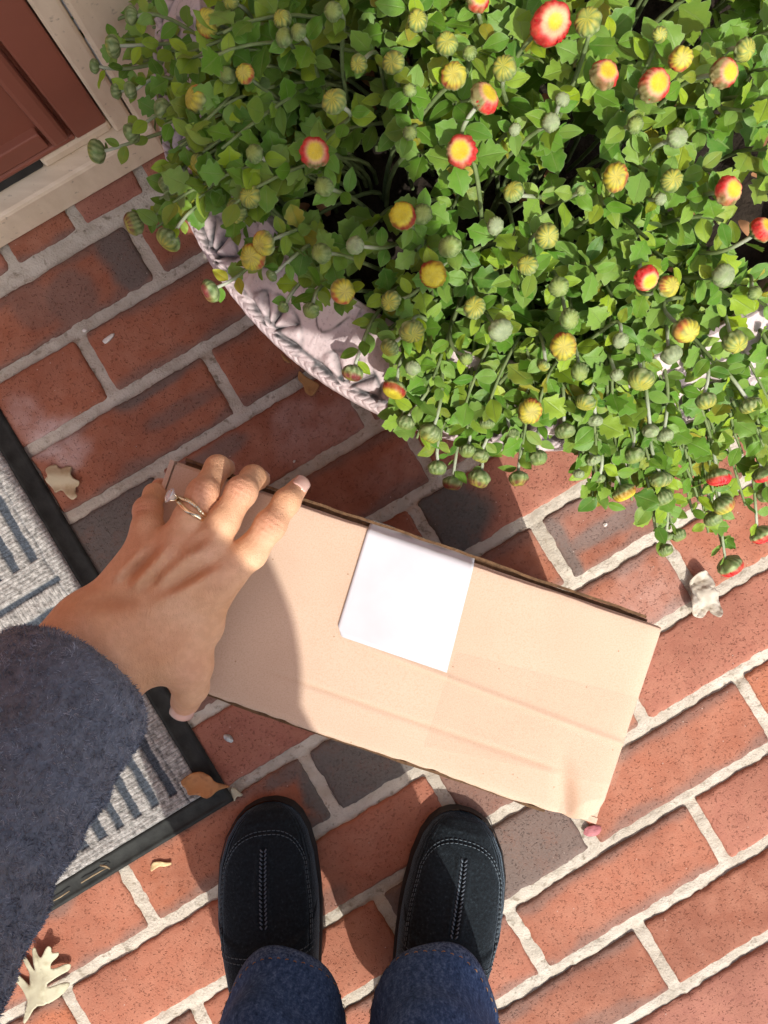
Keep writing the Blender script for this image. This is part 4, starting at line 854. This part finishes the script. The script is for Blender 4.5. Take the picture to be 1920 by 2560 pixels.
# wedding set on the ring finger
rp0 = H(910, 372, .3325); rax = FJ['ring'][2] - FJ['ring'][1]; rax /= np.linalg.norm(rax)
m = M('gold'); gold = m.set(base=(.85, .72, .50), rough=.15, metal=1.0).m
m = M('diamond'); dia = m.set(base=(.95, .95, .97), rough=.03, IOR=2.2, **{'Transmission Weight': .55, 'spec': .9}).m
u1 = np.cross(rax, [0, 0, 1.0]); u1 /= np.linalg.norm(u1); u2 = np.cross(u1, rax); 
if u1[0] > 0: u1 = -u1; 
u2 = np.cross(u1, rax); u2 = u2 if u2[2] > 0 else -u2
rb = MB()
for off, rr_, wd_ in ((-.0014, .0094, .00105), (.0014, .0095, .0010)):
    a = np.linspace(0, 2*math.pi, 65)[:-1]; ctr = rp0 + rax*off + rax*0
    ring = np.array([ctr + rr_*(math.cos(t)*u1 + math.sin(t)*u2) + rax*(.0016*math.cos(t)*(1 if off < 0 else 1) + .0011*np.exp(-((t - 1.5)/.5)**2)*(1 if off > 0 else -1)) for t in a])
    n_ = 8; V = []
    for i, t in enumerate(a):
        rd_ = math.cos(t)*u1 + math.sin(t)*u2
        for q in range(n_): b = q*2*math.pi/n_; V.append(ring[i] + rd_*math.cos(b)*wd_ + rax*math.sin(b)*wd_*1.15)
    rb.add(V, grid_faces(n_, 64, True).tolist() + [[63*n_ + q, 63*n_ + (q + 1) % n_, (q + 1) % n_, q] for q in range(n_)])
for t in np.linspace(.5, 2.2, 14):       # small beads of the pave band
    p = rp0 + rax*.0013 + -.0000*rax + .0104*(math.cos(t)*u1 + math.sin(t)*u2) + rax*(.0016*math.cos(t) + .0011*np.exp(-((t - 1.5)/.5)**2)); bmq = bmesh.new(); bmesh.ops.create_icosphere(bmq, subdivisions=1, radius=.0006)
    rb.add([np.array(v.co) + p for v in bmq.verts], [[v.index for v in f.verts] for f in bmq.faces]); bmq.free()
gt = .42; gd = math.cos(gt)*u1 + math.sin(gt)*u2; gb = rp0 - rax*.0002 + gd*.0097 + rax*.0016
for q in range(4):
    b = q*math.pi/2 + .6; o = u2*math.cos(b)*.9 + rax*math.sin(b); o -= gd*(o @ gd); rb.tube(np.array([gb, gb + gd*.0018 + o*.0016, gb + gd*.0060 + o*.0040]), .00042, 6)
ring = rb.build('wedding_rings', gold, person, smooth=True); ring['label'] = 'gold engagement ring and wedding band with one large clear stone'
s1 = np.cross(gd, rax); s1 /= np.linalg.norm(s1); s2 = np.cross(gd, s1); V = [gb + gd*.0012]; n_ = 12
for zq, rr_ in ((.0050, .0042), (.0056, .0042), (.0068, .0025)):
    for q in range(n_): b = q*2*math.pi/n_ + (.26 if rr_ < .003 else 0); V.append(gb + gd*zq + rr_*(math.cos(b)*s1 + math.sin(b)*s2))
Fg = [[0, 1 + q, 1 + (q + 1) % n_] for q in range(n_)] + [[1 + l*n_ + q, 1 + l*n_ + (q+1) % n_, 1 + (l+1)*n_ + (q+1) % n_, 1 + (l+1)*n_ + q] for l in (0, 1) for q in range(n_)] + [[1 + 2*n_ + q for q in range(n_)]]
mk('gemstone', V, Fg, dia, ring, smooth=False)
# ---- fleece jacket: body and sleeves, the left sleeve finer, with pile
SA, SBp = at(156, 1486, .338), at(-310, 2062, .43)
sax = (SA - SBp)/np.linalg.norm(SA - SBp)
def sleeve_sdf(P):
    d = cap_sdf(P, SA - sax*.012, SBp, .0458, .0545); d = smin(d, cap_sdf(P, SBp, J['elL'] + [0, 0, -.01], .0545, .060), .03)
    t = (P - SA) @ sax
    pl_ = t - .012; d = -smin(-d, -pl_, .016)
    d = d + .0022*fbm(P + .3, .05, 2) + .0012*np.sin(t*2*math.pi/.03 + 2.2*fbm(P, .06, 2))*sstep(.0, -.05, t)
    d = d + .0011*np.exp(-((t + .028)/.0022)**2)*0
    core_ = cap_sdf(P, SA - sax*.03, SA + sax*.05, .034, .036); return np.maximum(d, -core_)
sv, sf = surfnet(sleeve_sdf, np.minimum(SA, SBp) - [.085, .085, .085], np.maximum(SA, SBp) + [.075, .065, .05], .0032)
jkv, jkf = surfnet(lambda P: np.maximum(np.minimum(smin(core(P, .016), cap_sdf(P, J['elL'], SBp + sax*-.01, .055, .056), .02), smin(cap_sdf(P, J['elR'], J['haR'] - [.012, .055, .015], .055, .048), cap_sdf(P, J['shR'], J['elR'], .064, .055), .03)), (P - J['pel']) @ np.array([0, -.75, -.66]) - .035 - 0*P[:, 0]), (-.33, -.70, .42), (.28, .12, 1.14), .009)
# pile tufts
def tri_pts(V, F, n):
    T3 = np.concatenate([F[:, [0, 1, 2]], F[:, [0, 2, 3]]]); A_, B_, C_ = V[T3[:, 0]], V[T3[:, 1]], V[T3[:, 2]]; N_ = np.cross(B_ - A_, C_ - A_); ar = np.linalg.norm(N_, axis=1)
    i = rng.choice(len(T3), n, p=ar/ar.sum()); r1, r2 = np.sqrt(rng.random(n)), rng.random(n)
    return A_[i]*(1 - r1)[:, None] + B_[i]*(r1*(1 - r2))[:, None] + C_[i]*(r1*r2)[:, None], N_[i]/(ar[i][:, None] + 1e-12)
vis = sf[(sv[sf].mean(1)[:, 2] < .52)]
tp_, tn_ = tri_pts(sv, vis, 90000)
clump = np.stack([vnoise(tp_ + 7*i, .0055) for i in range(3)], 1); lean = clump*1.3 + rng.normal(0, .45, (len(tp_), 3)); dirn = tn_*.62 + lean*.62; dirn /= np.linalg.norm(dirn, axis=1)[:, None]
side = np.cross(dirn, rng.normal(0, 1, (len(tp_), 3))); side /= np.linalg.norm(side, axis=1)[:, None]; Lt = rng.uniform(.0015, .0032, len(tp_))[:, None]; wt = rng.uniform(.00013, .00024, len(tp_))[:, None]
curl = rng.normal(0, 1, (len(tp_), 3))*.35
P0 = tp_ - tn_*.0004; Pm = P0 + dirn*Lt*.55 + curl*Lt*.10; Pt = P0 + dirn*Lt + curl*Lt*.5 - tn_*Lt*.18
TV = np.stack([P0 - side*wt, P0 + side*wt, Pm + side*wt*.8, Pm - side*wt*.8, Pt + side*wt*.3, Pt - side*wt*.3], 1).reshape(-1, 3)
k6 = np.arange(len(tp_))*6; TF = np.concatenate([np.stack([k6, k6+1, k6+2, k6+3], 1), np.stack([k6+3, k6+2, k6+4, k6+5], 1)])
tshade = np.repeat(np.clip(.5 + .5*vnoise(tp_, .004) + rng.normal(0, .15, len(tp_)), 0, 1), 6)
n1_, n2_ = len(sv), len(jkv)
m = M('fleece'); tf = m.attr('tuft')[2]; n1 = m.noise(260, 4); base = m.ramp(m.math('ADD', m.math('MULTIPLY', n1, .4), m.math('MULTIPLY', tf, .6)), [(.18, (.065, .080, .108)), (.5, (.195, .232, .295)), (.85, (.42, .46, .54))])
fleece = m.set(base=base, rough=.95, spec=.08, sheen=.25, normal=m.bump(n1, .7, .003)).m
mk('fleece_jacket', np.concatenate([sv, jkv, TV]), np.concatenate([sf, jkf + n1_, TF + n1_ + n2_]), fleece, person, attrs={'tuft': np.concatenate([np.full(n1_, .25), np.full(n2_, .4), tshade])})
# ---- jeans
m = M('denim'); n1 = m.noise(420, 3, rough=.75); n2 = m.noise(18, 3); wv = m.noise(300, 3, m.co(scale=(1, 1, .25)))
base = m.ramp(m.math('ADD', m.math('MULTIPLY', n1, .6), m.math('MULTIPLY', wv, .4)), [(.30, (.010, .026, .062)), (.5, (.032, .070, .165)), (.72, (.11, .185, .34))])
base = m.mix(m.attr('band')[2], base, m.mix(m.ramp(n1, [(.42, 0.0), (.6, .6)]), m.mix(.45, base, (.012, .022, .05)), (.13, .19, .30)))
denim = m.set(base=base, rough=.85, spec=.15, normal=m.bump(m.math('ADD', n1, wv), .5, .0008)).m
JV, JF, JB, n0 = [], [], [], 0; HEMS = []
LEGS = [(np.array([-.0840, -.4300, .078]), J['kneL'], J['hipL'], .051, -.10), (np.array([.0425, -.4320, .078]), J['kneR'], J['hipR'], .0545, .12)]
for (a0, kn, hp, r0, tw) in LEGS:
    nr, nn = 60, 96; rows = []
    fs = np.concatenate([[0, .0, .004, .012, .020], np.linspace(.03, 1, nr - 5)])
    for i, f in enumerate(fs):
        c = (a0*(1 - f*2) + kn*f*2) if f < .5 else kn*(2 - 2*f) + hp*(2*f - 1); r = np.interp(f, [0, .15, .5, 1], [r0, r0 + .002, .057, .078]); a = np.arange(nn)*2*math.pi/nn
        if i == 0: r -= .0025
        tilt = .022*np.sin(a)*(1 - sstep(0, .18, f))          # hem lower at the heel, lifted on the instep
        fold = .0030*np.sin(a*2 + 2 + tw*9)*sstep(.0, .03, f) + .0045*np.sin(a*3 + 1 + f*9)*sstep(.0, .12, f) + .004*np.sin(f*60 + 2*np.sin(a + tw*10))*np.exp(-((f - .12)/.08)**2)*.6 + .0012*np.sin(a*5 + tw*20)
        if 0 < i < 5: r += .0016 + .0003*np.sin(a*34 + 3*np.sin(a*3))*(i > 2)
        x = c[0] + (r + fold)*np.cos(a); y = c[1] + (r + fold)*np.sin(a)*np.where(np.sin(a) > 0, 1.0 + .62*(1 - sstep(0, .30, f)), 1.0); z = c[2] + tilt - (.0 if i else -.002)
        rows.append(np.stack([x, y, z], 1))
    V = np.concatenate(rows); JV.append(V); JF.append(grid_faces(nn, nr, True) + n0); JB.append(np.repeat((np.arange(nr) < 4).astype(float), nn)); n0 += len(V); HEMS.append(rows)
pv, pf = surfnet(lambda P: smin(smin(cap_sdf(P, J['pel'], J['hipL'], .105, .092), cap_sdf(P, J['pel'], J['hipR'], .105, .092), .03), cap_sdf(P, J['pel'], J['pel'] + [0, .05, .03], .112, .110), .04), (-.30, -.70, .62), (.25, -.25, 1.02), .012)
jeans = mk('jeans', np.concatenate(JV + [pv]), np.concatenate(JF + [pf + n0]), denim, person, attrs={'band': np.concatenate(JB + [np.zeros(len(pv))])})
stc = MB()
for rows in HEMS:
    for i in range(0, 96, 1):
        if i % 2: continue
        R4 = rows[4]; c = R4.mean(0); p = R4[i]; q = R4[(i + 1) % 96]*.78 + p*.22; o = (p - c)*[1, 1, 0]; o /= np.linalg.norm(o); stc.tube(np.array([p + o*.0003, (p + q)/2 + o*.0009, q + o*.0003]), .00034, 5)
stc.build('stitching', simple('tan_thread', (.30, .16, .06), .7), jeans, smooth=True)
# ---- suede slip-on shoes
m = M('navy_suede'); n1 = m.noise(420, 4); n2 = m.noise(1500, 2); base = m.ramp(n1, [(.3, (.008, .010, .012)), (.6, (.015, .021, .026)), (.85, (.04, .056, .068))])
suede = m.set(base=base, rough=.95, spec=.1, sheen=.4, normal=m.bump(m.math('ADD', n1, n2), .6, .0012)).m; m.b.inputs['Sheen Roughness'].default_value = .35; m.b.inputs['Sheen Tint'].default_value = (.55, .75, .95, 1)
sole_m = simple('shoe_sole', (.018, .018, .018), .7, .3, 60); thread = simple('pale_thread', (.10, .13, .15), .7); lace = simple('braid_thread', (.10, .125, .155), .6)
def make_shoe(toe, heel, side, label):
    toe = np.array([toe[0], toe[1], 0]); heel = np.array([heel[0], heel[1], 0]); f = (toe - heel)/np.linalg.norm(toe - heel); L = .248; s = np.array([f[1], -f[0], 0]); o0 = toe - f*L
    def widths(t): # t metres from toe
        q = np.interp(t, [0, .002, .006, .014, .028, .05, .08, .10, .13, .17, .21, .235, .248], [.004, .0125, .0212, .0296, .0375, .0437, .0466, .0465, .0436, .0380, .0355, .028, .010]); return q
    def hgt(t): return np.interp(t, [0, .004, .012, .03, .06, .09, .12, .15, .20, .235, .248], [.010, .021, .029, .036, .042, .049, .057, .066, .066, .062, .050])
    def pt(t, u, lift=0.0): # u -1..1 across, over the top
        t = np.asarray(t, float); u = np.asarray(u, float); w = widths(t); h = hgt(t); a = u*math.pi/2
        cx = np.sign(np.sin(a))*np.abs(np.sin(a))**.78*w; cz = .010 + (h - .010)*np.abs(np.cos(a))**.62
        cen = -side*.006*np.sin(np.clip(t/.20, 0, 1)*math.pi)*0 + side*.010*np.exp(-(t/.05)**1.2) # toe swings inward
        ue = .60*np.sqrt(np.clip(1 - np.clip(1 - (t - .020)/.034, 0, 1)**2, 0, 1)); pf = np.abs(u) - ue; ridge = -.0011*np.exp(-((pf)/.022)**2)*(t > .020)*(t < .12)
        apron = .0008*sstep(.03, -.03, pf)*(t > .019)*(1 - sstep(.112, .125, t))
        seam = (.0016*np.exp(-((u - .04)/.03)**2) + .0016*np.exp(-((u + .04)/.03)**2) - .0022*np.exp(-(u/.018)**2))*sstep(.030, .036, t)*(1 - sstep(.092, .100, t))
        puck = .0009*np.sin(u*60)*np.exp(-((np.abs(u) - .66)/.10)**2)*np.exp(-((t - .035)/.03)**2)
        col_ = .0030*sstep(.110, .116, t + .030*(u)**2)
        z = cz + ridge + apron + seam + puck + col_ + lift
        p = toe - f*t[..., None] + s*(cx + cen)[..., None]; p = p + np.stack([0*z, 0*z, z], -1); return p
    root = empty('shoe_tmp'); bpy.data.objects.remove(root)
    ts = np.concatenate([np.linspace(0, .03, 40), np.linspace(.0312, .135, 90), np.linspace(.138, .248, 30)]); us = np.linspace(-1, 1, 121); TT, UU = np.meshgrid(ts, us, indexing='ij')
    V = pt(TT, UU).reshape(-1, 3); shoe = mk('shoe', V, grid_faces(121, len(ts))[:, ::-1], suede, person); shoe['label'] = label
    if (np.array(shoe.data.polygons[5000].normal)[2] < 0): shoe.data.flip_normals()
    V2, n_ = [], 0; ring_t = np.concatenate([ts, ts[::-1]]); ring_u = np.concatenate([np.ones(len(ts)), -np.ones(len(ts))])
    w = widths(ring_t) + .0022; cen = side*.010*np.exp(-(ring_t/.05)**1.2); base_ = toe + f*.0022*np.exp(-ring_t/.01)[:, None] - f*ring_t[:, None] + s*(ring_u*w + cen)[:, None]; N_ = len(ring_t)
    R0, R1, R2 = base_.copy(), base_.copy(), base_.copy(); inn = toe - f*.12; R0[:, 2] = .0005; R1[:, 2] = .011; R2 = inn*0 + base_*.96 + (toe - f*ring_t[:, None])*.04; R2[:, 2] = .0135
    mk('sole', np.concatenate([R0, R1, R2]), np.concatenate([grid_faces(N_, 3, True)]), sole_m, shoe)
    sb = MB()
    def dash(curve, r=.00038, step=.0042, gap=.45):
        d = np.r_[0, np.cumsum(np.linalg.norm(np.diff(curve, axis=0), axis=1))]; n = int(d[-1]/step)
        for i in range(n):
            q = np.array([[np.interp(x, d, curve[:, k]) for k in range(3)] for x in (i*step, i*step + step*gap/1.6, i*step + step*(1 - gap/1.5))]); q[1, 2] += .0005; sb.tube(q, r, 5)
    for du, dt in ((.0, .0), (.045, -.0028)):
        k = np.linspace(-1, 1, 160); uu_ = k; aa = np.abs(k)
        ph_ = np.clip(aa/.5, 0, 1)*math.pi/2; st2 = np.clip((aa - .5)/.5, 0, 1); tt_ = .0215 + dt + .034*(1 - np.cos(ph_)) + .062*st2; u_ = np.sign(k)*((.60 + du)*np.sin(ph_)**.9 + .05*st2); dash(pt(tt_, u_, .0004))
    k = np.linspace(-.92, .92, 120); dash(pt(.118 - .030*k**2*0 + .0 - .0*k, k*.9, .0006) - 0*k[:, None])
    k = np.linspace(-.9, .9, 120); dash(pt(.1225 + 0*k, k*.9, .0006))
    sb.build('stitching', thread, shoe, smooth=True)
    bl = MB()
    for t in np.linspace(.034, .096, 19):
        for sg in (-1, 1):
            c = pt(np.array(t), np.array(.013*sg), .0010); bl.tube(np.array([c - f*.0014 - s*.0009*sg, c + [0, 0, .0007], c + f*.0014 + s*.0009*sg]), .0007, 6)
    bl.build('braided_seam', lace, shoe, smooth=True)
tl, hl = at(558, 1736, .012), at(622, 2290, 0); tr_, hr = at(1026, 1760, .012), at(892, 2300, 0)
make_shoe(tl, hl, 1, 'left navy suede slip-on, darker in shade'); make_shoe(tr_, hr, -1, 'right navy suede slip-on, its outer side sunlit')
# ================================================================= FALLEN LEAVES AND SCRAPS
def flatpiece(name, pts, z0, mat, curl, label, cat, thick=.0006, vein=None, group=None):
    P = np.array(pts, float); c = P.mean(0); bm = bmesh.new()
    # smooth the outline a little
    Q = []
    for i in range(len(P)):
        a, b = P[i], P[(i + 1) % len(P)]; Q += [a*.8 + b*.2, a*.2 + b*.8]
    Q = np.array(Q); vs_ = [bm.verts.new((q[0] - c[0], q[1] - c[1], 0)) for q in Q]; f = bm.faces.new(vs_); bmesh.ops.triangulate(bm, faces=[f])
    for _ in range(3):
        es = [e for e in bm.edges if e.calc_length() > .0028]
        if es: bmesh.ops.subdivide_edges(bm, edges=es, cuts=1); bmesh.ops.triangulate(bm, faces=bm.faces[:])
    bmesh.ops.beautify_fill(bm, faces=bm.faces[:], edges=bm.edges[:])
    co = np.array([v.co for v in bm.verts]); zc = curl(co[:, 0], co[:, 1]); zc = zc - zc.min() + .0012
    for v, z in zip(bm.verts, zc): v.co.z = z
    bmesh.ops.recalc_face_normals(bm, faces=bm.faces[:])
    if sum(f.normal.z for f in bm.faces) < 0: bmesh.ops.reverse_faces(bm, faces=bm.faces[:])
    me = bpy.data.meshes.new(name); bm.to_mesh(me); bm.free(); me.materials.append(mat); me.polygons.foreach_set('use_smooth', np.full(len(me.polygons), True))
    o = bpy.data.objects.new(name, me); C.objects.link(o); o.location = (c[0], c[1], z0); s = o.modifiers.new('t', 'SOLIDIFY'); s.thickness = thick; s.offset = 1
    tag(o, label, cat, group); return o
GRP = {'leaf': 'dry leaves and leaf scraps fallen on the paving', 'pebble': 'tiny pale pebbles on the paving', 'twig': 'dry twigs in the doormat edge groove'}
def leafmat(name, base, dark, bs=.4, vscale=(1, 1, 1), trans=.12):
    m = M(name); n1 = m.noise(110, 5); n2 = m.noise(35, 3); b = m.ramp(n2, [(.3, base), (.7, tuple(min(1, x*1.18) for x in base))]); b = m.mix(m.ramp(n1, [(.52, 0.0), (.72, .8)]), b, dark)
    m.set(base=b, rough=.6, spec=.3, normal=m.bump(m.math('ADD', n1, n2), bs, .0018)); return m.m
def pxs(fn, pts, z=.003): return [at(*fn(x, y), z)[:2] for x, y in pts]
c6 = crop(0, 1900, 600/1659)
oak = [(335, 1280), (356, 1292), (355, 1335), (402, 1333), (397, 1362), (352, 1402), (345, 1445), (370, 1450), (440, 1428), (472, 1440), (460, 1482), (395, 1505), (320, 1550), (330, 1578), (420, 1555), (470, 1570), (420, 1640), (320, 1690), (240, 1710), (150, 1860), (128, 1850), (170, 1700), (140, 1640), (60, 1565), (48, 1530), (80, 1518), (178, 1585), (192, 1570), (178, 1500), (126, 1425), (126, 1396), (160, 1398), (215, 1470), (228, 1475), (222, 1420), (204, 1325), (228, 1305), (268, 1360), (285, 1366), (300, 1340), (318, 1300)]
pale = leafmat('leaf_pale', (.40, .385, .27), (.31, .28, .17), .4)
flatpiece('oak_leaf', pxs(c6, oak, .012), .0, pale, lambda x, y: .010 + .006*np.sin(x*90 + 1) + 3.5*np.abs(x*.55)**2 + .036*np.abs(y) + .0010*fbm(np.c_[x, y], .012, 2) - .0012*np.exp(-((x + .25*y)/.0012)**2), 'pale cream lobed oak leaf casting a shadow on lit brick, by the sleeve', 'leaf')
c8 = crop(0, 1000, 500/1659)
frag = [(390, 550), (450, 528), (480, 572), (560, 543), (588, 560), (580, 612), (612, 652), (658, 670), (640, 712), (615, 722), (622, 772), (648, 800), (600, 832), (548, 792), (500, 742), (450, 772), (430, 740), (368, 662), (402, 630), (372, 580)]
flatpiece('leaf_fragment', pxs(c8, frag, .006), .0, leafmat('leaf_buff', (.44, .37, .24), (.36, .28, .15), .3), lambda x, y: .004 + 8*x**2 + .002*np.sin(y*300), 'buff jagged leaf fragment beside the black edge of the doormat', 'leaf')
c7 = crop(450, 1800, 600/1659)
br = [(-10, 440), (25, 412), (60, 390), (140, 370), (205, 398), (232, 442), (290, 462), (338, 486), (290, 492), (250, 502), (205, 545), (170, 560), (110, 540), (40, 545), (28, 500), (-5, 470)]
flatpiece('brown_leaf', pxs(c7, br, .02), .008, leafmat('leaf_orange', (.34, .155, .055), (.17, .075, .03), .35), lambda x, y: .010 + 14*(x*.25 + y*.97)**2 + .0025*np.sin(x*160), 'curled orange brown leaf resting on the corner of the doormat', 'leaf')
flatpiece('leaf_tip', pxs(c7, [(345, 482), (372, 470), (432, 515), (428, 528), (392, 530), (374, 572), (362, 545)], .004), 0, pale, lambda x, y: .002 + .001*np.sin(x*500), 'small pale leaf tip on mortar beside the left shoe toe', 'leaf')
c4 = crop(1420, 1300, 500/1659)
cr = [(1075, 438), (1130, 413), (1165, 425), (1192, 462), (1222, 530), (1208, 572), (1262, 600), (1268, 655), (1288, 762), (1255, 812), (1205, 778), (1190, 748), (1165, 800), (1130, 822), (1062, 808), (1020, 752), (1008, 662), (1032, 592), (1035, 520)]
flatpiece('crumpled_leaf', pxs(c4, cr, .012), .0, leafmat('leaf_white', (.42, .385, .32), (.31, .26, .19), .6), lambda x, y: .009 + .0035*np.sin(x*260 + y*90) + .003*np.sin(y*210 - x*120 + 1) + 6*x**2 + .0022*fbm(np.c_[x, y], .006, 3) + .0012*np.abs(np.sin(y*520 + np.abs(x)*380)), 'whitish crumpled leaf on the mortar joint right of the box', 'leaf')
c2 = crop(400, 800, 600/1659)
flatpiece('brown_leaf', pxs(c2, [(955, 335), (1000, 380), (1105, 438), (1085, 470), (1050, 525), (1000, 498), (985, 440), (945, 402)], .008), .0, leafmat('leaf_tan', (.36, .20, .075), (.24, .12, .05), .35), lambda x, y: .006 + 10*(x + y)**2, 'tan brown leaf poking out from under the pot rim', 'leaf')
flatpiece('brown_leaf', pxs(c2, [(830, 225), (850, 240), (905, 290), (880, 295), (850, 270)], .004), .0, bpy.data.materials['leaf_tan'], lambda x, y: .004 + 0*x, 'small sliver of tan leaf at the edge of the pot shadow', 'leaf')
flatpiece('curled_leaf', pxs(c6, [(1030, 760), (1045, 720), (1095, 712), (1140, 720), (1180, 715), (1178, 735), (1130, 752), (1095, 748), (1065, 765), (1040, 780)], .006), .0, leafmat('leaf_gold', (.55, .42, .22), (.26, .12, .04), .5), lambda x, y: .004 + 60*(y + x*.2)**2, 'tiny curled golden leaf bit below the doormat edge', 'leaf')
def chip(name, vx, vy, sx, sy, sz, ang, mat, label, cat, z0=0.0):
    bm = bmesh.new(); bmesh.ops.create_icosphere(bm, subdivisions=3, radius=1); co = np.array([v.co for v in bm.verts]); n = fbm(co + vx, 1.1, 3); ca, sa = math.cos(ang), math.sin(ang)
    for v, k in zip(bm.verts, n):
        x, y, z = np.array(v.co)*(1 + .28*k); z = max(z, -.3); v.co = (x*sx*ca - y*sy*sa, x*sx*sa + y*sy*ca, z*sz)
    me = bpy.data.meshes.new(name); bm.to_mesh(me); bm.free(); me.materials.append(mat); o = bpy.data.objects.new(name, me); C.objects.link(o); p = at(vx, vy, z0); o.location = (p[0], p[1], z0 + sz*.3); tag(o, label, cat); return o
white = simple('chalk_white', (.70, .66, .60), .8, .12, 90, .4, .001, 300); foil = simple('foil_grey', (.45, .50, .50), .35, .3, 200, .8, .002, 350, metal=.3); pink = simple('dried_petal', (.36, .12, .13), .6, .3, 120, .5, .001, 300)
flatpiece('wood_chip', pxs(crop(0, 600, 400/1659), [(1055, 1045), (1150, 975), (1190, 965), (1170, 1010), (1095, 1083)], .002), 0, white, lambda x, y: .001 + 0*x, 'small white wedge-shaped chip lying on a shaded red brick', 'chip', .0015)
chip('pebble', *crop(0, 600, 400/1659)(878, 937), .0020, .0016, .0016, .3, white, 'tiny round white pebble on a mortar joint near the wedge-shaped chip', 'pebble')
chip('foil_scrap', 495, 1595, .0048, .0032, .0022, 2.4, foil, 'crumpled silvery grey scrap on the brick by the thumb', 'scrap')
chip('dried_petal', 1277, 1794, .0080, .0050, .0014, .2, pink, 'pinkish dried petal under the near right corner of the box', 'petal')
chip('pebble', *crop(1420, 1300, 500/1659)(308, 38), .0021, .0017, .0015, .8, white, 'tiny white pebble on sunlit brick below the hanging buds', 'pebble')
chip('pebble', *crop(400, 800, 600/1659)(928, 978), .0013, .0012, .0011, .8, white, 'tiny pale pebble on the brick above the fingers', 'pebble')
wood = simple('dry_straw', (.26, .20, .12), .8, .3, 120, .3, .0006, 300)
tw = MB(); q = c6
def path(pts, z): return np.array([at(*q(x, y), z) for x, y in pts])
tw.tube(path([(350, 985), (420, 945), (480, 905)], .007), [.0004, .0007, .0005], 6)
tag(tw.build('twig', wood, smooth=True), 'thin dry twig lying along the inner groove of the doormat edge', 'twig')
tw = MB(); tw.tube(path([(560, 850), (640, 800), (740, 745)], .007), [.0005, .0008, .0004], 6)
tag(tw.build('twig', wood, smooth=True), 'dry straw twig in the doormat groove, nearer the shoe', 'twig')
tw = MB(); tw.tube(path([(690, 728), (735, 735), (760, 752)], .008), [.0007, .0011, .0005], 6)
tag(tw.build('pine_needle', wood, smooth=True), 'short pale curved needle crossing the doormat edge', 'needle')

for o in C.objects:
    if o.get('category') in GRP: o['group'] = GRP[o['category']]
